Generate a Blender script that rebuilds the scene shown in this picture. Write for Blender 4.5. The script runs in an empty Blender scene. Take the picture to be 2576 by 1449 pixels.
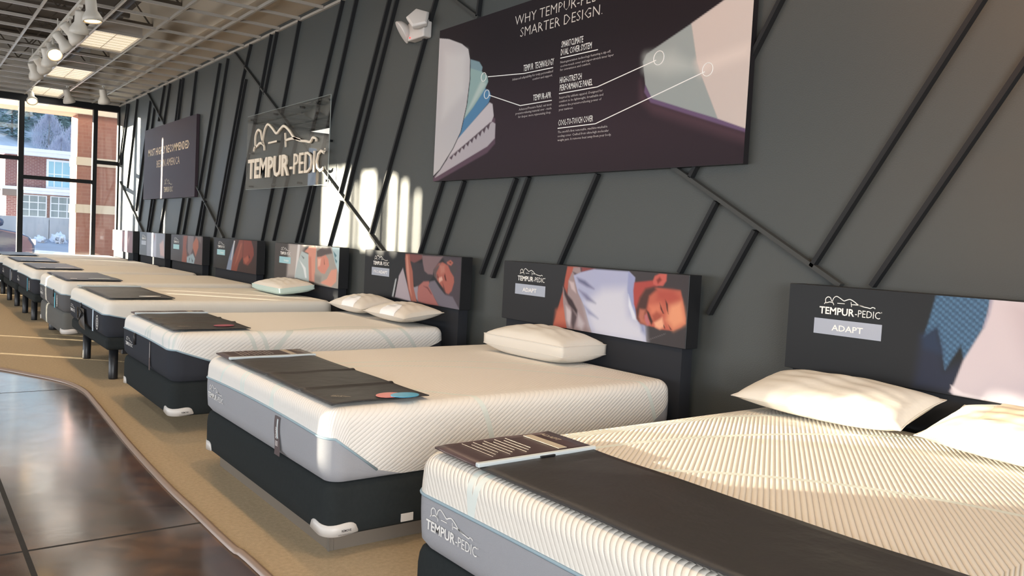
import bpy, bmesh, math, random
import numpy as np
from mathutils import Vector, Matrix
random.seed(7)
SC = bpy.context.scene
COL = SC.collection
PI = math.pi

# ------------------------------------------------------------------ camera
F_PX, YAW, PITCH, ROLL = 2036.93, 0.6508, 0.0542, 0.0513
CAM = np.array([-3.55, 0.0, 1.299])
_f = np.array([math.sin(YAW)*math.cos(PITCH), math.cos(YAW)*math.cos(PITCH), -math.sin(PITCH)])
_r0 = np.array([math.cos(YAW), -math.sin(YAW), 0.0])
_u0 = np.cross(_r0, _f)
_r = math.cos(ROLL)*_r0 + math.sin(ROLL)*_u0
_u = -math.sin(ROLL)*_r0 + math.cos(ROLL)*_u0
cd = bpy.data.cameras.new('showroom_camera')
cd.sensor_fit = 'HORIZONTAL'; cd.sensor_width = 36.0
cd.lens = F_PX/2576*36.0
cd.clip_start = 0.05; cd.clip_end = 400
cam = bpy.data.objects.new('showroom_camera', cd); COL.objects.link(cam)
cam.matrix_world = Matrix(((_r[0], _u[0], -_f[0], CAM[0]), (_r[1], _u[1], -_f[1], CAM[1]), (_r[2], _u[2], -_f[2], CAM[2]), (0, 0, 0, 1)))
SC.camera = cam

# ------------------------------------------------------------------ sky, sun, daylight, exposure
SC.view_settings.view_transform = 'Standard'
SC.view_settings.look = 'None'
SC.view_settings.gamma = 1.0
SC.view_settings.use_curve_mapping = False
SC.view_settings.exposure = 0.22
SC.cycles.use_denoising = True
SC.cycles.max_bounces = 8
SC.cycles.diffuse_bounces = 4
SC.cycles.glossy_bounces = 4
SC.cycles.transmission_bounces = 6
SC.cycles.transparent_max_bounces = 10
SC.cycles.sample_clamp_indirect = 6.0
SC.cycles.caustics_reflective = False
SC.cycles.caustics_refractive = False

W = bpy.data.worlds.new('winter_sky'); SC.world = W; W.use_nodes = True
nt = W.node_tree; nt.nodes.clear()
wo = nt.nodes.new('ShaderNodeOutputWorld'); bg = nt.nodes.new('ShaderNodeBackground')
geo = nt.nodes.new('ShaderNodeNewGeometry'); sep = nt.nodes.new('ShaderNodeSeparateXYZ')
ramp = nt.nodes.new('ShaderNodeValToRGB')
ramp.color_ramp.elements[0].position = 0.0; ramp.color_ramp.elements[0].color = (0.80, 0.88, 1.0, 1)
ramp.color_ramp.elements[1].position = 0.7; ramp.color_ramp.elements[1].color = (0.48, 0.68, 1.0, 1)
mm = nt.nodes.new('ShaderNodeMath'); mm.operation = 'MULTIPLY'; mm.inputs[1].default_value = -1.0
nt.links.new(geo.outputs['Incoming'], sep.inputs[0]); nt.links.new(sep.outputs['Z'], mm.inputs[0])
nt.links.new(mm.outputs[0], ramp.inputs[0]); nt.links.new(ramp.outputs[0], bg.inputs[0])
bg.inputs[1].default_value = 1.35
nt.links.new(bg.outputs[0], wo.inputs[0])

def add_light(name, kind, loc, target=None, energy=100, color=(1, 1, 1), **kw):
    d = bpy.data.lights.new(name, kind); d.energy = energy; d.color = color
    for k, v in kw.items(): setattr(d, k, v)
    o = bpy.data.objects.new(name, d); COL.objects.link(o); o.location = loc
    if target is not None:
        o.rotation_euler = (Vector(target)-Vector(loc)).to_track_quat('-Z', 'Y').to_euler()
    return o
SUN_DIR = Vector((0.755, -0.656, -math.tan(math.radians(5.5)))).normalized()
add_light('low_winter_sun', 'SUN', (-20, 25, 8), Vector((-20, 25, 8))+SUN_DIR, 56.0, (1.0, 0.90, 0.70), angle=math.radians(0.55))
# daylight falling in through the storefront windows on the far left side
for yc, e in ((2.0, 60), (7.0, 150), (12.5, 200)):
    add_light('window_daylight', 'AREA', (-8.9, yc, 1.25), (0, yc, 0.9), e, (0.90, 0.95, 1.0), shape='RECTANGLE', size=4.8, size_y=2.2)
add_light('rear_fill_light', 'AREA', (-5.0, -5.8, 2.0), (-1.5, 8, 0.2), 1080, (0.94, 0.97, 1.0), shape='RECTANGLE', size=7.0, size_y=2.6)  # added fill from behind the viewer, brightens the bed sides
add_light('front_window_daylight', 'AREA', (-1.1, 17.75, 1.9), (-1.2, 8, 0.6), 15, (0.66, 0.84, 1.0), shape='RECTANGLE', size=2.0, size_y=3.0)
# warm track lamps above the foot ends of the beds, and two that wash the wall
WARM = (1.0, 0.68, 0.38)
for yc in (0.6, 2.2, 4.3, 6.4, 8.4, 10.8, 13.0, 15.2):
    add_light('track_lamp_light', 'SPOT', (-1.85, yc, 3.28), (-1.75, yc-0.25, 0), 66, WARM, spot_size=math.radians(118), spot_blend=0.7, shadow_soft_size=0.07)
# fluorescent troffers in the open ceiling grid: the row over the beds and the next row over the aisle
for yc in (-4.08, -1.03, 2.02, 5.07, 8.12, 11.17, 14.22, 16.66):
    for xc, e in ((-1.375, 5), (-4.4, 10)):
        add_light('troffer_light_source', 'AREA', (xc, yc+0.61, 3.64), (xc, yc+0.61, 0), e, (1.0, 0.96, 0.88), shape='RECTANGLE', size=0.53, size_y=1.15)
for yc, e, cone in ((0.6, 301, 110), (3.4, 30, 70), (6.3, 22, 70), (10.6, 22, 70), (14.0, 20, 70)):
    add_light('wall_wash_light', 'SPOT', (-2.0, yc, 3.3), (0, yc, 3.1 if e > 300 else 2.9), e*0.8, (1.0, 0.44, 0.13), spot_size=math.radians(cone), spot_blend=1.0, shadow_soft_size=0.07)

# ------------------------------------------------------------------ picking helpers: a pixel of the 2576x1449 frame to a point on a real plane
def ray(u, v): return _r*(u-1288.0)/F_PX - _u*(v-724.5)/F_PX + _f
def onx(u, v, x): d = ray(u, v); return CAM + d*(x-CAM[0])/d[0]
def ony(u, v, y): d = ray(u, v); return CAM + d*(y-CAM[1])/d[1]
def onz(u, v, z): d = ray(u, v); return CAM + d*(z-CAM[2])/d[2]

# ------------------------------------------------------------------ object helpers
def tag(o, label=None, cat=None, group=None, kind=None):
    if label: o['label'] = label
    if cat: o['category'] = cat
    if group: o['group'] = group
    if kind: o['kind'] = kind
    return o
def link(name, me, mat=None, parent=None):
    o = bpy.data.objects.new(name, me); COL.objects.link(o)
    if mat is not None and not me.materials: me.materials.append(mat)
    if parent is not None: o.parent = parent
    return o
def empty(name, loc, label=None, cat=None, group=None, kind=None, rz=0):
    o = bpy.data.objects.new(name, None); COL.objects.link(o)
    o.empty_display_size = 0.1; o.location = loc; o.rotation_euler = (0, 0, rz)
    return tag(o, label, cat, group, kind)
def mesh(verts, faces, smooth=False):
    me = bpy.data.meshes.new('m'); me.from_pydata([tuple(map(float, v)) for v in verts], [], faces); me.validate()
    if smooth:
        for p in me.polygons: p.use_smooth = True
    me.update(); return me
class MB:
    """collects shapes into one mesh; coordinates are local to the origin passed in"""
    def __init__(s, org=(0, 0, 0)): s.bm = bmesh.new(); s.o = Vector(org)
    def add(s, verts, faces, smooth=False):
        vs = [s.bm.verts.new(Vector(v)-s.o) for v in verts]
        for f in faces:
            try:
                ff = s.bm.faces.new([vs[i] for i in f]); ff.smooth = smooth
            except ValueError: pass
        return s
    def box(s, a, b):
        (x0, y0, z0), (x1, y1, z1) = a, b
        V = [(x0, y0, z0), (x1, y0, z0), (x1, y1, z0), (x0, y1, z0), (x0, y0, z1), (x1, y0, z1), (x1, y1, z1), (x0, y1, z1)]
        return s.add(V, [(3, 2, 1, 0), (4, 5, 6, 7), (0, 1, 5, 4), (1, 2, 6, 5), (2, 3, 7, 6), (3, 0, 4, 7)])
    def bar(s, p, q, w, h, up=(0, 0, 1)):
        p, q = Vector(p), Vector(q); d = (q-p).normalized(); a = d.cross(Vector(up)).normalized(); b = a.cross(d)
        V = [e+a*sx*w/2+b*sy*h/2 for e in (p, q) for sx, sy in ((-1, -1), (1, -1), (1, 1), (-1, 1))]
        return s.add(V, [(0, 1, 2, 3), (7, 6, 5, 4), (0, 4, 5, 1), (1, 5, 6, 2), (2, 6, 7, 3), (3, 7, 4, 0)])
    def tube(s, pts, r, n=8, closed=False):
        pts = [Vector(p) for p in pts]; N = len(pts); V = []; ref = None
        for i, p in enumerate(pts):
            a = pts[(i-1) % N] if (closed or i > 0) else p; b = pts[(i+1) % N] if (closed or i < N-1) else p
            d = (b-a).normalized()
            if ref is None: ref = Vector((0, 0, 1)) if abs(d.z) < 0.9 else Vector((1, 0, 0))
            x = d.cross(ref).normalized(); y = d.cross(x)
            rr = r[i] if isinstance(r, (list, tuple)) else r
            V += [p+(x*math.cos(t)+y*math.sin(t))*rr for t in (2*PI*k/n for k in range(n))]
        Fc = []
        for i in range(N if closed else N-1):
            j = (i+1) % N
            Fc += [(i*n+k, i*n+(k+1) % n, j*n+(k+1) % n, j*n+k) for k in range(n)]
        if not closed: Fc += [tuple(range(n))[::-1], tuple((N-1)*n+k for k in range(n))]
        return s.add(V, Fc, True)
    def lathe(s, c, axis, prof, n=20):
        c = Vector(c); d = Vector(axis).normalized(); ref = Vector((0, 0, 1)) if abs(d.z) < 0.9 else Vector((1, 0, 0))
        x = d.cross(ref).normalized(); y = d.cross(x); V = []
        for (h, r) in prof: V += [c+d*h+(x*math.cos(2*PI*k/n)+y*math.sin(2*PI*k/n))*r for k in range(n)]
        Fc = []
        for i in range(len(prof)-1): Fc += [(i*n+k, i*n+(k+1) % n, (i+1)*n+(k+1) % n, (i+1)*n+k) for k in range(n)]
        Fc += [tuple(range(n))[::-1], tuple((len(prof)-1)*n+k for k in range(n))]
        return s.add(V, Fc, True)
    def done(s, name, mat, parent=None, bevel=0, seg=2):
        bmesh.ops.recalc_face_normals(s.bm, faces=s.bm.faces)
        if bevel:
            bmesh.ops.bevel(s.bm, geom=[e for e in s.bm.edges if e.is_manifold and e.calc_face_angle(0) > 0.5], offset=bevel, segments=seg, affect='EDGES', profile=0.5)
        me = bpy.data.meshes.new(name); s.bm.to_mesh(me); s.bm.free()
        return link(name, me, mat, parent)

# ------------------------------------------------------------------ materials
def lin(c):
    c = [x/255.0 for x in c]
    return tuple(x/12.92 if x <= 0.04045 else ((x+0.055)/1.055)**2.4 for x in c)
MATS = {}
def mat(name, rgb, rough=0.6, metal=0.0, spec=0.5, noise=None, bump=None, emit=None, sheen=0.0, vcol=False, coat=0.0):
    """rgb is sRGB 0-255; noise=(scale, amount) mottles the colour; bump=(scale, distance)"""
    if name in MATS: return MATS[name]
    m = bpy.data.materials.new(name); m.use_nodes = True; MATS[name] = m
    t = m.node_tree; b = t.nodes['Principled BSDF']; c = lin(rgb)
    b.inputs['Base Color'].default_value = (*c, 1); b.inputs['Roughness'].default_value = rough
    b.inputs['Metallic'].default_value = metal; b.inputs['Specular IOR Level'].default_value = spec
    if coat: b.inputs['Coat Weight'].default_value = coat; b.inputs['Coat Roughness'].default_value = 0.08
    if sheen: b.inputs['Sheen Weight'].default_value = sheen
    tc = t.nodes.new('ShaderNodeTexCoord')
    if noise:
        n = t.nodes.new('ShaderNodeTexNoise'); n.inputs['Scale'].default_value = noise[0]; n.inputs['Detail'].default_value = 5
        t.links.new(tc.outputs['Object'], n.inputs['Vector'])
        r = t.nodes.new('ShaderNodeValToRGB'); k = noise[1]
        r.color_ramp.elements[0].position = 0.3; r.color_ramp.elements[1].position = 0.7
        r.color_ramp.elements[0].color = (*[x*(1-k) for x in c], 1); r.color_ramp.elements[1].color = (*[min(1, x*(1+k)) for x in c], 1)
        t.links.new(n.outputs['Fac'], r.inputs[0]); t.links.new(r.outputs[0], b.inputs['Base Color'])
    if vcol:
        a = t.nodes.new('ShaderNodeVertexColor'); a.layer_name = 'print'; t.links.new(a.outputs[0], b.inputs['Base Color'])
    if bump:
        n2 = t.nodes.new('ShaderNodeTexNoise'); n2.inputs['Scale'].default_value = bump[0]; n2.inputs['Detail'].default_value = 3
        t.links.new(tc.outputs['Object'], n2.inputs['Vector'])
        bp = t.nodes.new('ShaderNodeBump'); bp.inputs['Strength'].default_value = 1.0; bp.inputs['Distance'].default_value = bump[1]
        t.links.new(n2.outputs['Fac'], bp.inputs['Height']); t.links.new(bp.outputs[0], b.inputs['Normal'])
    if emit: b.inputs['Emission Color'].default_value = (*lin(emit[0]), 1); b.inputs['Emission Strength'].default_value = emit[1]
    return m
def mnode(t, op, a, b=None, c=None):
    n = t.nodes.new('ShaderNodeMath'); n.operation = op
    for i, v in enumerate((a, b, c)):
        if v is None: continue
        if isinstance(v, (int, float)): n.inputs[i].default_value = v
        else: t.links.new(v, n.inputs[i])
    return n.outputs[0]
def cover_mat(name, rgb, pitch, depth, ab, circles, band_rgb=(222, 228, 222), band_w=0.013):
    """knitted mattress cover: quilted ribs that run across the unrolled cloth, broken by smooth curved bands"""
    m = bpy.data.materials.new(name); m.use_nodes = True; t = m.node_tree; b = t.nodes['Principled BSDF']
    b.inputs['Roughness'].default_value = 0.85; b.inputs['Specular IOR Level'].default_value = 0.2
    uv = t.nodes.new('ShaderNodeUVMap'); s = t.nodes.new('ShaderNodeSeparateXYZ'); t.links.new(uv.outputs[0], s.inputs[0])
    x, y = s.outputs[0], s.outputs[1]
    mask = None
    for (cx, cy, R) in circles:
        dx = mnode(t, 'SUBTRACT', x, cx); dy = mnode(t, 'SUBTRACT', y, cy)
        d = mnode(t, 'SQRT', mnode(t, 'ADD', mnode(t, 'MULTIPLY', dx, dx), mnode(t, 'MULTIPLY', dy, dy)))
        k = mnode(t, 'LESS_THAN', mnode(t, 'ABSOLUTE', mnode(t, 'SUBTRACT', d, R)), band_w)
        mask = k if mask is None else mnode(t, 'MAXIMUM', mask, k)
    ph = mnode(t, 'ADD', mnode(t, 'MULTIPLY', x, ab[0]), mnode(t, 'MULTIPLY', y, ab[1]))
    w = mnode(t, 'POWER', mnode(t, 'ABSOLUTE', mnode(t, 'SINE', mnode(t, 'MULTIPLY', ph, PI/pitch))), 0.6)
    soft = mnode(t, 'MINIMUM', 1.0, mnode(t, 'MAXIMUM', 0.3, mnode(t, 'ADD', 0.95, mnode(t, 'MULTIPLY', x, 9.0))))   # the quilting flattens out on the foot drop
    w = mnode(t, 'MULTIPLY', w, soft)
    nz = t.nodes.new('ShaderNodeTexNoise'); nz.inputs['Scale'].default_value = 420; t.links.new(uv.outputs[0], nz.inputs['Vector'])
    h = mnode(t, 'ADD', w, mnode(t, 'MULTIPLY', nz.outputs['Fac'], 0.12))
    mix = t.nodes.new('ShaderNodeMix'); mix.data_type = 'RGBA'
    mix.inputs[6].default_value = (*lin(rgb), 1); mix.inputs[7].default_value = (*lin(band_rgb), 1)
    if mask is not None:
        h = mnode(t, 'MULTIPLY', h, mnode(t, 'SUBTRACT', 1.0, mask)); t.links.new(mask, mix.inputs[0])
    else: mix.inputs[0].default_value = 0
    t.links.new(mix.outputs[2], b.inputs['Base Color'])
    bp = t.nodes.new('ShaderNodeBump'); bp.inputs['Strength'].default_value = 1.0; bp.inputs['Distance'].default_value = depth
    t.links.new(h, bp.inputs['Height']); t.links.new(bp.outputs[0], b.inputs['Normal'])
    return m

M_WALL = mat('dark_wall_paint', (72, 75, 74), 0.45, spec=0.28, bump=(160, 0.0012))
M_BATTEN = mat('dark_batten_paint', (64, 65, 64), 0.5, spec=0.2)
M_BATTEN_SHADED = mat('shaded_batten_paint', (36, 37, 39), 0.55, spec=0.2)  # upright battens: shade of their near sides put into the colour
M_BLACK = mat('black_laminate', (28, 29, 32), 0.5)
M_FOUND = mat('charcoal_foundation_cloth', (41, 45, 46), 0.95, spec=0.15, bump=(900, 0.0006), noise=(60, 0.06))
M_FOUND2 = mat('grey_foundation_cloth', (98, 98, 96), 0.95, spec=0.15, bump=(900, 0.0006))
M_PANEL_DK = mat('charcoal_mattress_panel', (54, 56, 62), 0.95, spec=0.15, bump=(700, 0.0006))
M_PANEL_GR = mat('grey_mattress_panel', (160, 161, 166), 0.9, spec=0.2, bump=(700, 0.0008), noise=(500, 0.05))
M_PIPE = mat('blue_piping', (146, 168, 180), 0.7)
M_RUN = mat('charcoal_vinyl_runner', (54, 53, 54), 0.5, spec=0.4, bump=(14, 0.004))
M_RUN_NAVY = mat('navy_vinyl_runner', (46, 50, 66), 0.5, spec=0.4, bump=(14, 0.004))
M_LABEL = mat('plum_label_vinyl', (74, 58, 60), 0.4, spec=0.5)
M_LABEL_LT = mat('pale_label_vinyl', (170, 182, 180), 0.4)
M_GREYPIPE = mat('grey_piping', (196, 205, 208), 0.6)
M_WHITE = mat('white_print', (236, 234, 230), 0.5)
M_CREAMP = mat('cream_print', (205, 190, 165), 0.6)
M_PLASTIC = mat('white_plastic', (204, 200, 196), 0.4)
M_GREYPL = mat('grey_badge', (158, 165, 180), 0.45)
M_CYANPL = mat('pale_cyan_badge', (150, 195, 205), 0.45)
M_DARKTXT = mat('dark_print', (50, 48, 50), 0.6)
M_PILLOW = mat('white_pillow_cotton', (216, 210, 200), 0.9, spec=0.15, bump=(7, 0.006))
M_PILLOW2 = mat('knitted_pillow_cover', (218, 213, 204), 0.9, spec=0.15, bump=(90, 0.0025))
M_METAL_WH = mat('white_painted_metal', (196, 190, 180), 0.45)
M_STEEL = mat('black_steel', (30, 31, 34), 0.4)

# ------------------------------------------------------------------ lettering
_fc = {}
def glyphs(body, bold=0.0, res=2):
    key = (body, bold, res)
    if key in _fc: return _fc[key]
    cu = bpy.data.curves.new('t', 'FONT'); cu.body = body; cu.size = 1.0; cu.offset = bold; cu.resolution_u = res; cu.fill_mode = 'FRONT' if hasattr(cu, 'fill_mode') else cu.fill_mode
    o = bpy.data.objects.new('t', cu); COL.objects.link(o)
    dg = bpy.context.evaluated_depsgraph_get(); dg.update()
    me = bpy.data.meshes.new_from_object(o.evaluated_get(dg))
    V = np.array([v.co[:2] for v in me.vertices]); Fc = [tuple(p.vertices) for p in me.polygons]
    bpy.data.objects.remove(o); bpy.data.curves.remove(cu); bpy.data.meshes.remove(me)
    _fc[key] = (V, Fc); return V, Fc
CAPH = None
def text_into(mb, body, org, right, up, width, height, bold=0.0, res=2, depth=0.0, nrm=None):
    """letters fitted to a width and a capital height (metres) on the plane spanned by right / up"""
    global CAPH
    if CAPH is None: CAPH = glyphs('H', 0, 2)[0][:, 1].max()
    V, Fc = glyphs(body, bold, res); x0, x1 = V[:, 0].min(), V[:, 0].max()
    org, right, up = Vector(org), Vector(right), Vector(up)
    sx = width/(x1-x0); sy = height/CAPH
    P = [org+right*((a-x0)*sx)+up*(b*sy) for a, b in V]
    mb.add(P, Fc)
    if depth and nrm is not None:
        n = Vector(nrm)*(-depth); base = len(P)
        cnt = {}
        for f in Fc:
            for i in range(len(f)):
                e = (f[i], f[(i+1) % len(f)]); cnt[tuple(sorted(e))] = cnt.get(tuple(sorted(e)), 0)+1
        ed = [e for e, c in cnt.items() if c == 1]
        for (i, j) in ed: mb.add([P[i], P[j], P[j]+n, P[i]+n], [(0, 1, 2, 3)])
    return mb
def ribbon_into(mb, pts, w, nrm, depth=0.0):
    n = Vector(nrm); pts = [Vector(p) for p in pts]; V = []
    for i, p in enumerate(pts):
        d = (pts[min(i+1, len(pts)-1)]-pts[max(i-1, 0)]).normalized(); s = d.cross(n).normalized()
        k = w/2*(0.55+0.45*math.sin(PI*(0.15+0.7*i/max(1, len(pts)-1))))
        V += [p+s*k, p-s*k]
    mb.add(V, [(2*i, 2*i+1, 2*i+3, 2*i+2) for i in range(len(pts)-1)])
    if depth:
        B = [v-n*depth for v in V]
        for i in range(len(pts)-1):
            for k in (0, 1): mb.add([V[2*i+k], V[2*i+2+k], B[2*i+2+k], B[2*i+k]], [(0, 1, 2, 3)])
def spline(P, k=6):
    P = [np.array(p, float) for p in P]; out = []
    for i in range(len(P)-1):
        a, b = P[i], P[i+1]; p0 = P[i-1] if i else 2*a-b; p3 = P[i+2] if i+2 < len(P) else 2*b-a
        for t in (j/k for j in range(k)):
            out.append(0.5*((2*a)+(b-p0)*t+(2*p0-5*a+4*b-p3)*t*t+(3*a-p0-3*b+p3)*t**3))
    out.append(P[-1]); return out
STROKES = [[(0.226, 0.176), (0.195, 0.211), (0.173, 0.253), (0.13, 0.263), (0.096, 0.232), (0.097, 0.188), (0.112, 0.165)],
 [(0.076, 0.148), (0.09, 0.168), (0.127, 0.174), (0.163, 0.187), (0.205, 0.183), (0.232, 0.167), (0.237, 0.143)],
 [(0.205, 0.183), (0.217, 0.223), (0.238, 0.263), (0.28, 0.283), (0.341, 0.257), (0.402, 0.224), (0.447, 0.24), (0.501, 0.254), (0.571, 0.225), (0.636, 0.184), (0.711, 0.163), (0.785, 0.154), (0.834, 0.147), (0.861, 0.165), (0.9, 0.158), (0.903, 0.144)],
 [(0.519, 0.216), (0.532, 0.142)], [(0.525, 0.176), (0.587, 0.18), (0.661, 0.177), (0.723, 0.166)], [(0.296, 0.179), (0.418, 0.181)]]
def logo(name, org, right, up, width, m, parent=None, off=(0, 0, 0), stretch=1.0, depth=0.0, thick=0.013, base=0.0):
    org, right, up = Vector(org), Vector(right), Vector(up); n = right.cross(up).normalized()
    mb = MB(off)
    text_into(mb, 'TEMPUR', org, right, up, width*0.585, width*0.105*stretch, 0.022, depth=depth, nrm=n)
    text_into(mb, '-PEDIC', org+right*width*0.597, right, up, width*0.395, width*0.105*stretch, -0.004, depth=depth, nrm=n)
    for s in STROKES:
        q = spline(s, 5) if len(s) > 2 else s
        ribbon_into(mb, [org+right*(a*width)+up*((b+base)*width*stretch) for a, b in q], thick*width, n, depth)
    c = org+right*width*1.008+up*width*0.1*stretch
    ribbon_into(mb, [c+(right*math.cos(t)+up*math.sin(t))*width*0.008 for t in (2*PI*k/10 for k in range(11))], 0.004*width, n)
    return mb.done(name, m, parent)
RGT, UP = Vector((0, -1, 0)), Vector((0, 0, 1))        # reading direction on the long wall
def at(o, v): return tuple(Vector(v)-o.location)

# ------------------------------------------------------------------ printed pictures: soft-edged colour shapes in a dense grid
def seg_dist(X, Y, poly):
    n = len(poly); inside = np.zeros(X.shape, bool); dist = np.full(X.shape, 1e9)
    for i in range(n):
        x1, y1 = poly[i]; x2, y2 = poly[(i+1) % n]
        c = ((y1 > Y) != (y2 > Y)) & (X < (x2-x1)*(Y-y1)/((y2-y1) if abs(y2-y1) > 1e-12 else 1e-12)+x1)
        inside ^= c
        dx, dy = x2-x1, y2-y1; L = dx*dx+dy*dy+1e-12
        t = np.clip(((X-x1)*dx+(Y-y1)*dy)/L, 0, 1)
        dist = np.minimum(dist, np.hypot(X-x1-t*dx, Y-y1-t*dy))
    return np.where(inside, -dist, dist)
def printed_panel(name, x, y0, y1, z0, z1, base, layers, crop, res, m, parent, org, tone=None):
    """a print on the plane x, from y0 (left, far) to y1 (right, near); layer points are read off the photograph"""
    nx = int((y0-y1)/res)+1; nz = int((z1-z0)/res)+1
    ys = np.linspace(y0, y1, nx); zs = np.linspace(z1, z0, nz); Y, Z = np.meshgrid(ys, zs)
    C = np.ones(Y.shape+(3,))*np.array(lin(base))
    for L in layers:
        pts, col, fe = L[0], np.array(lin(L[1])), L[2]
        if crop is not None:
            cx, cy, s = crop
            q = [onx(cx+a/s, cy+b/s, x) for a, b in pts]; poly = [(p[1], p[2]) for p in q]
        else: poly = pts
        d = seg_dist(Y, Z, poly); a = np.clip(0.5-d/(2*fe), 0, 1); a = a*a*(3-2*a)
        if len(L) > 3 and L[3] == 'knit':
            tex = 0.62+0.38*np.clip(np.sin(Y*2*PI/0.0265)*np.sin((Z+Y*0.25)*2*PI/0.026)*1.6+0.4, 0, 1.1)
            C = C*(1-a[..., None])+(col*tex[..., None])*a[..., None]
        else:
            if len(L) > 3: a = a*L[3]
            C = C*(1-a[..., None])+col*a[..., None]
    if tone:
        C = np.clip(C, 0, 1)**tone[0]*tone[1]; C = C*0.86+0.14*C.mean(-1, keepdims=True)
    V = np.stack([np.full(Y.shape, x), Y, Z], -1).reshape(-1, 3)-np.array(org)
    Fc = [(j*nx+i, (j+1)*nx+i, (j+1)*nx+i+1, j*nx+i+1) for j in range(nz-1) for i in range(nx-1)]
    me = bpy.data.meshes.new(name); me.from_pydata(V.tolist(), [], Fc); me.update()
    at_ = me.color_attributes.new('print', 'FLOAT_COLOR', 'POINT')
    cc = np.concatenate([C.reshape(-1, 3), np.ones((C.shape[0]*C.shape[1], 1))], 1).astype(np.float32)
    at_.data.foreach_set('color', cc.ravel())
    return link(name, me, m, parent)
M_PRINT = mat('satin_print', (128, 128, 128), 0.42, spec=0.16, vcol=True)
M_SIGNPRINT = mat('matte_sign_print', (128, 128, 128), 0.55, spec=0.15, vcol=True)

# ================================================================== THE SETTING
ZC = 3.645            # ceiling grid height
def struct(mb, name, m, **k): return tag(mb.done(name, m, **k), kind='structure')

# stained, sawn concrete floor (surface pattern in its material)
def floor_mat():
    m = bpy.data.materials.new('stained_concrete'); m.use_nodes = True; t = m.node_tree; b = t.nodes['Principled BSDF']
    tc = t.nodes.new('ShaderNodeTexCoord'); sp = t.nodes.new('ShaderNodeSeparateXYZ'); t.links.new(tc.outputs['Object'], sp.inputs[0])
    def nz(sc, det, dist=0.0):
        n = t.nodes.new('ShaderNodeTexNoise'); n.inputs['Scale'].default_value = sc; n.inputs['Detail'].default_value = det; n.inputs['Distortion'].default_value = dist
        t.links.new(tc.outputs['Object'], n.inputs['Vector']); return n.outputs['Fac']
    r = t.nodes.new('ShaderNodeValToRGB'); cr = r.color_ramp
    cr.elements[0].position = 0.36; cr.elements[0].color = (*lin((34, 19, 9)), 1)
    cr.elements[1].position = 0.64; cr.elements[1].color = (*lin((106, 70, 40)), 1)
    e = cr.elements.new(0.5); e.color = (*lin((66, 39, 20)), 1)
    mixn = mnode(t, 'ADD', mnode(t, 'MULTIPLY', nz(1.3, 6, 1.2), 0.6), mnode(t, 'MULTIPLY', nz(9, 6, 0.6), 0.4))
    t.links.new(mixn, r.inputs[0])
    gx = mnode(t, 'LESS_THAN', mnode(t, 'ABSOLUTE', mnode(t, 'SUBTRACT', mnode(t, 'FLOORED_MODULO', mnode(t, 'ADD', sp.outputs[0], 3.137+1.72+34.4), 3.44), 1.72)), 0.010)
    gy = mnode(t, 'LESS_THAN', mnode(t, 'ABSOLUTE', mnode(t, 'SUBTRACT', mnode(t, 'FLOORED_MODULO', mnode(t, 'ADD', sp.outputs[1], -3.63+1.72+34.4), 3.44), 1.72)), 0.009)
    g = mnode(t, 'MAXIMUM', gx, gy)
    mx = t.nodes.new('ShaderNodeMix'); mx.data_type = 'RGBA'; t.links.new(g, mx.inputs[0]); t.links.new(r.outputs[0], mx.inputs[6]); mx.inputs[7].default_value = (0.006, 0.005, 0.004, 1)
    t.links.new(mx.outputs[2], b.inputs['Base Color'])
    rr = mnode(t, 'ADD', mnode(t, 'MULTIPLY', nz(6, 5, 0.8), 0.22), 0.10)
    t.links.new(mnode(t, 'MULTIPLY', 0.75, mnode(t, 'SUBTRACT', 1.0, g)), b.inputs['Coat Weight'])
    t.links.new(mnode(t, 'ADD', rr, mnode(t, 'MULTIPLY', g, 0.6)), b.inputs['Roughness'])
    b.inputs['Specular IOR Level'].default_value = 0.6; b.inputs['Coat Weight'].default_value = 0.75; b.inputs['Coat Roughness'].default_value = 0.13; b.inputs['Coat IOR'].default_value = 1.45
    bp = t.nodes.new('ShaderNodeBump'); bp.inputs['Strength'].default_value = 0.6; bp.inputs['Distance'].default_value = 0.004
    t.links.new(mnode(t, 'SUBTRACT', mnode(t, 'MULTIPLY', nz(5, 4, 0.5), 0.7), g), bp.inputs['Height']); t.links.new(bp.outputs[0], b.inputs['Normal'])
    return m
struct(MB().box((-9.0, -6.0, -0.15), (0.0, 18.05, -0.012)), 'floor', floor_mat())

# carpeted strip under the beds with its curved edge, and the strip that finishes the edge
EDGE = [(-2.40, -6.0), (-2.40, 0.5), (-2.413, 2.906), (-2.432, 3.257), (-2.439, 3.733), (-2.446, 4.252), (-2.43, 5.185), (-2.386, 6.4), (-2.375, 6.9), (-2.419, 7.258), (-2.5, 7.52), (-2.63, 7.80), (-2.828, 8.193), (-3.2, 8.75), (-4.2, 9.7), (-6.0, 10.6), (-9.0, 11.4)]
es = spline([(a, b, 0) for a, b in EDGE], 5)
M_CARPET = mat('beige_carpet', (192, 172, 142), 1.0, spec=0.05, noise=(55, 0.10), bump=(330, 0.006))
mb = MB()
n = len(es)
V = [(p[0], p[1], 0.0) for p in es]+[(p[0], p[1], -0.012) for p in es]
rim = [(-9.0, 18.0, 0), (0.0, 18.0, 0), (0.0, -6.0, 0)]
mb.add(V[:n]+rim, [tuple(range(n+3))])
mb.add(V, [(i, i+1, n+i+1, n+i) for i in range(n-1)])
struct(mb, 'floor_carpet', M_CARPET)
mb = MB()
def offs(d, z): 
    out = []
    for i, p in enumerate(es):
        a = np.array(es[min(i+1, n-1)])-np.array(es[max(i-1, 0)]); a = a/np.linalg.norm(a)
        out.append((p[0]-a[1]*d, p[1]+a[0]*d, z))
    return out
prof = [(-0.004, -0.012), (-0.002, 0.006), (0.010, 0.010), (0.019, 0.006), (0.025, -0.011)]
rows = [offs(d, z) for d, z in prof]
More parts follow.
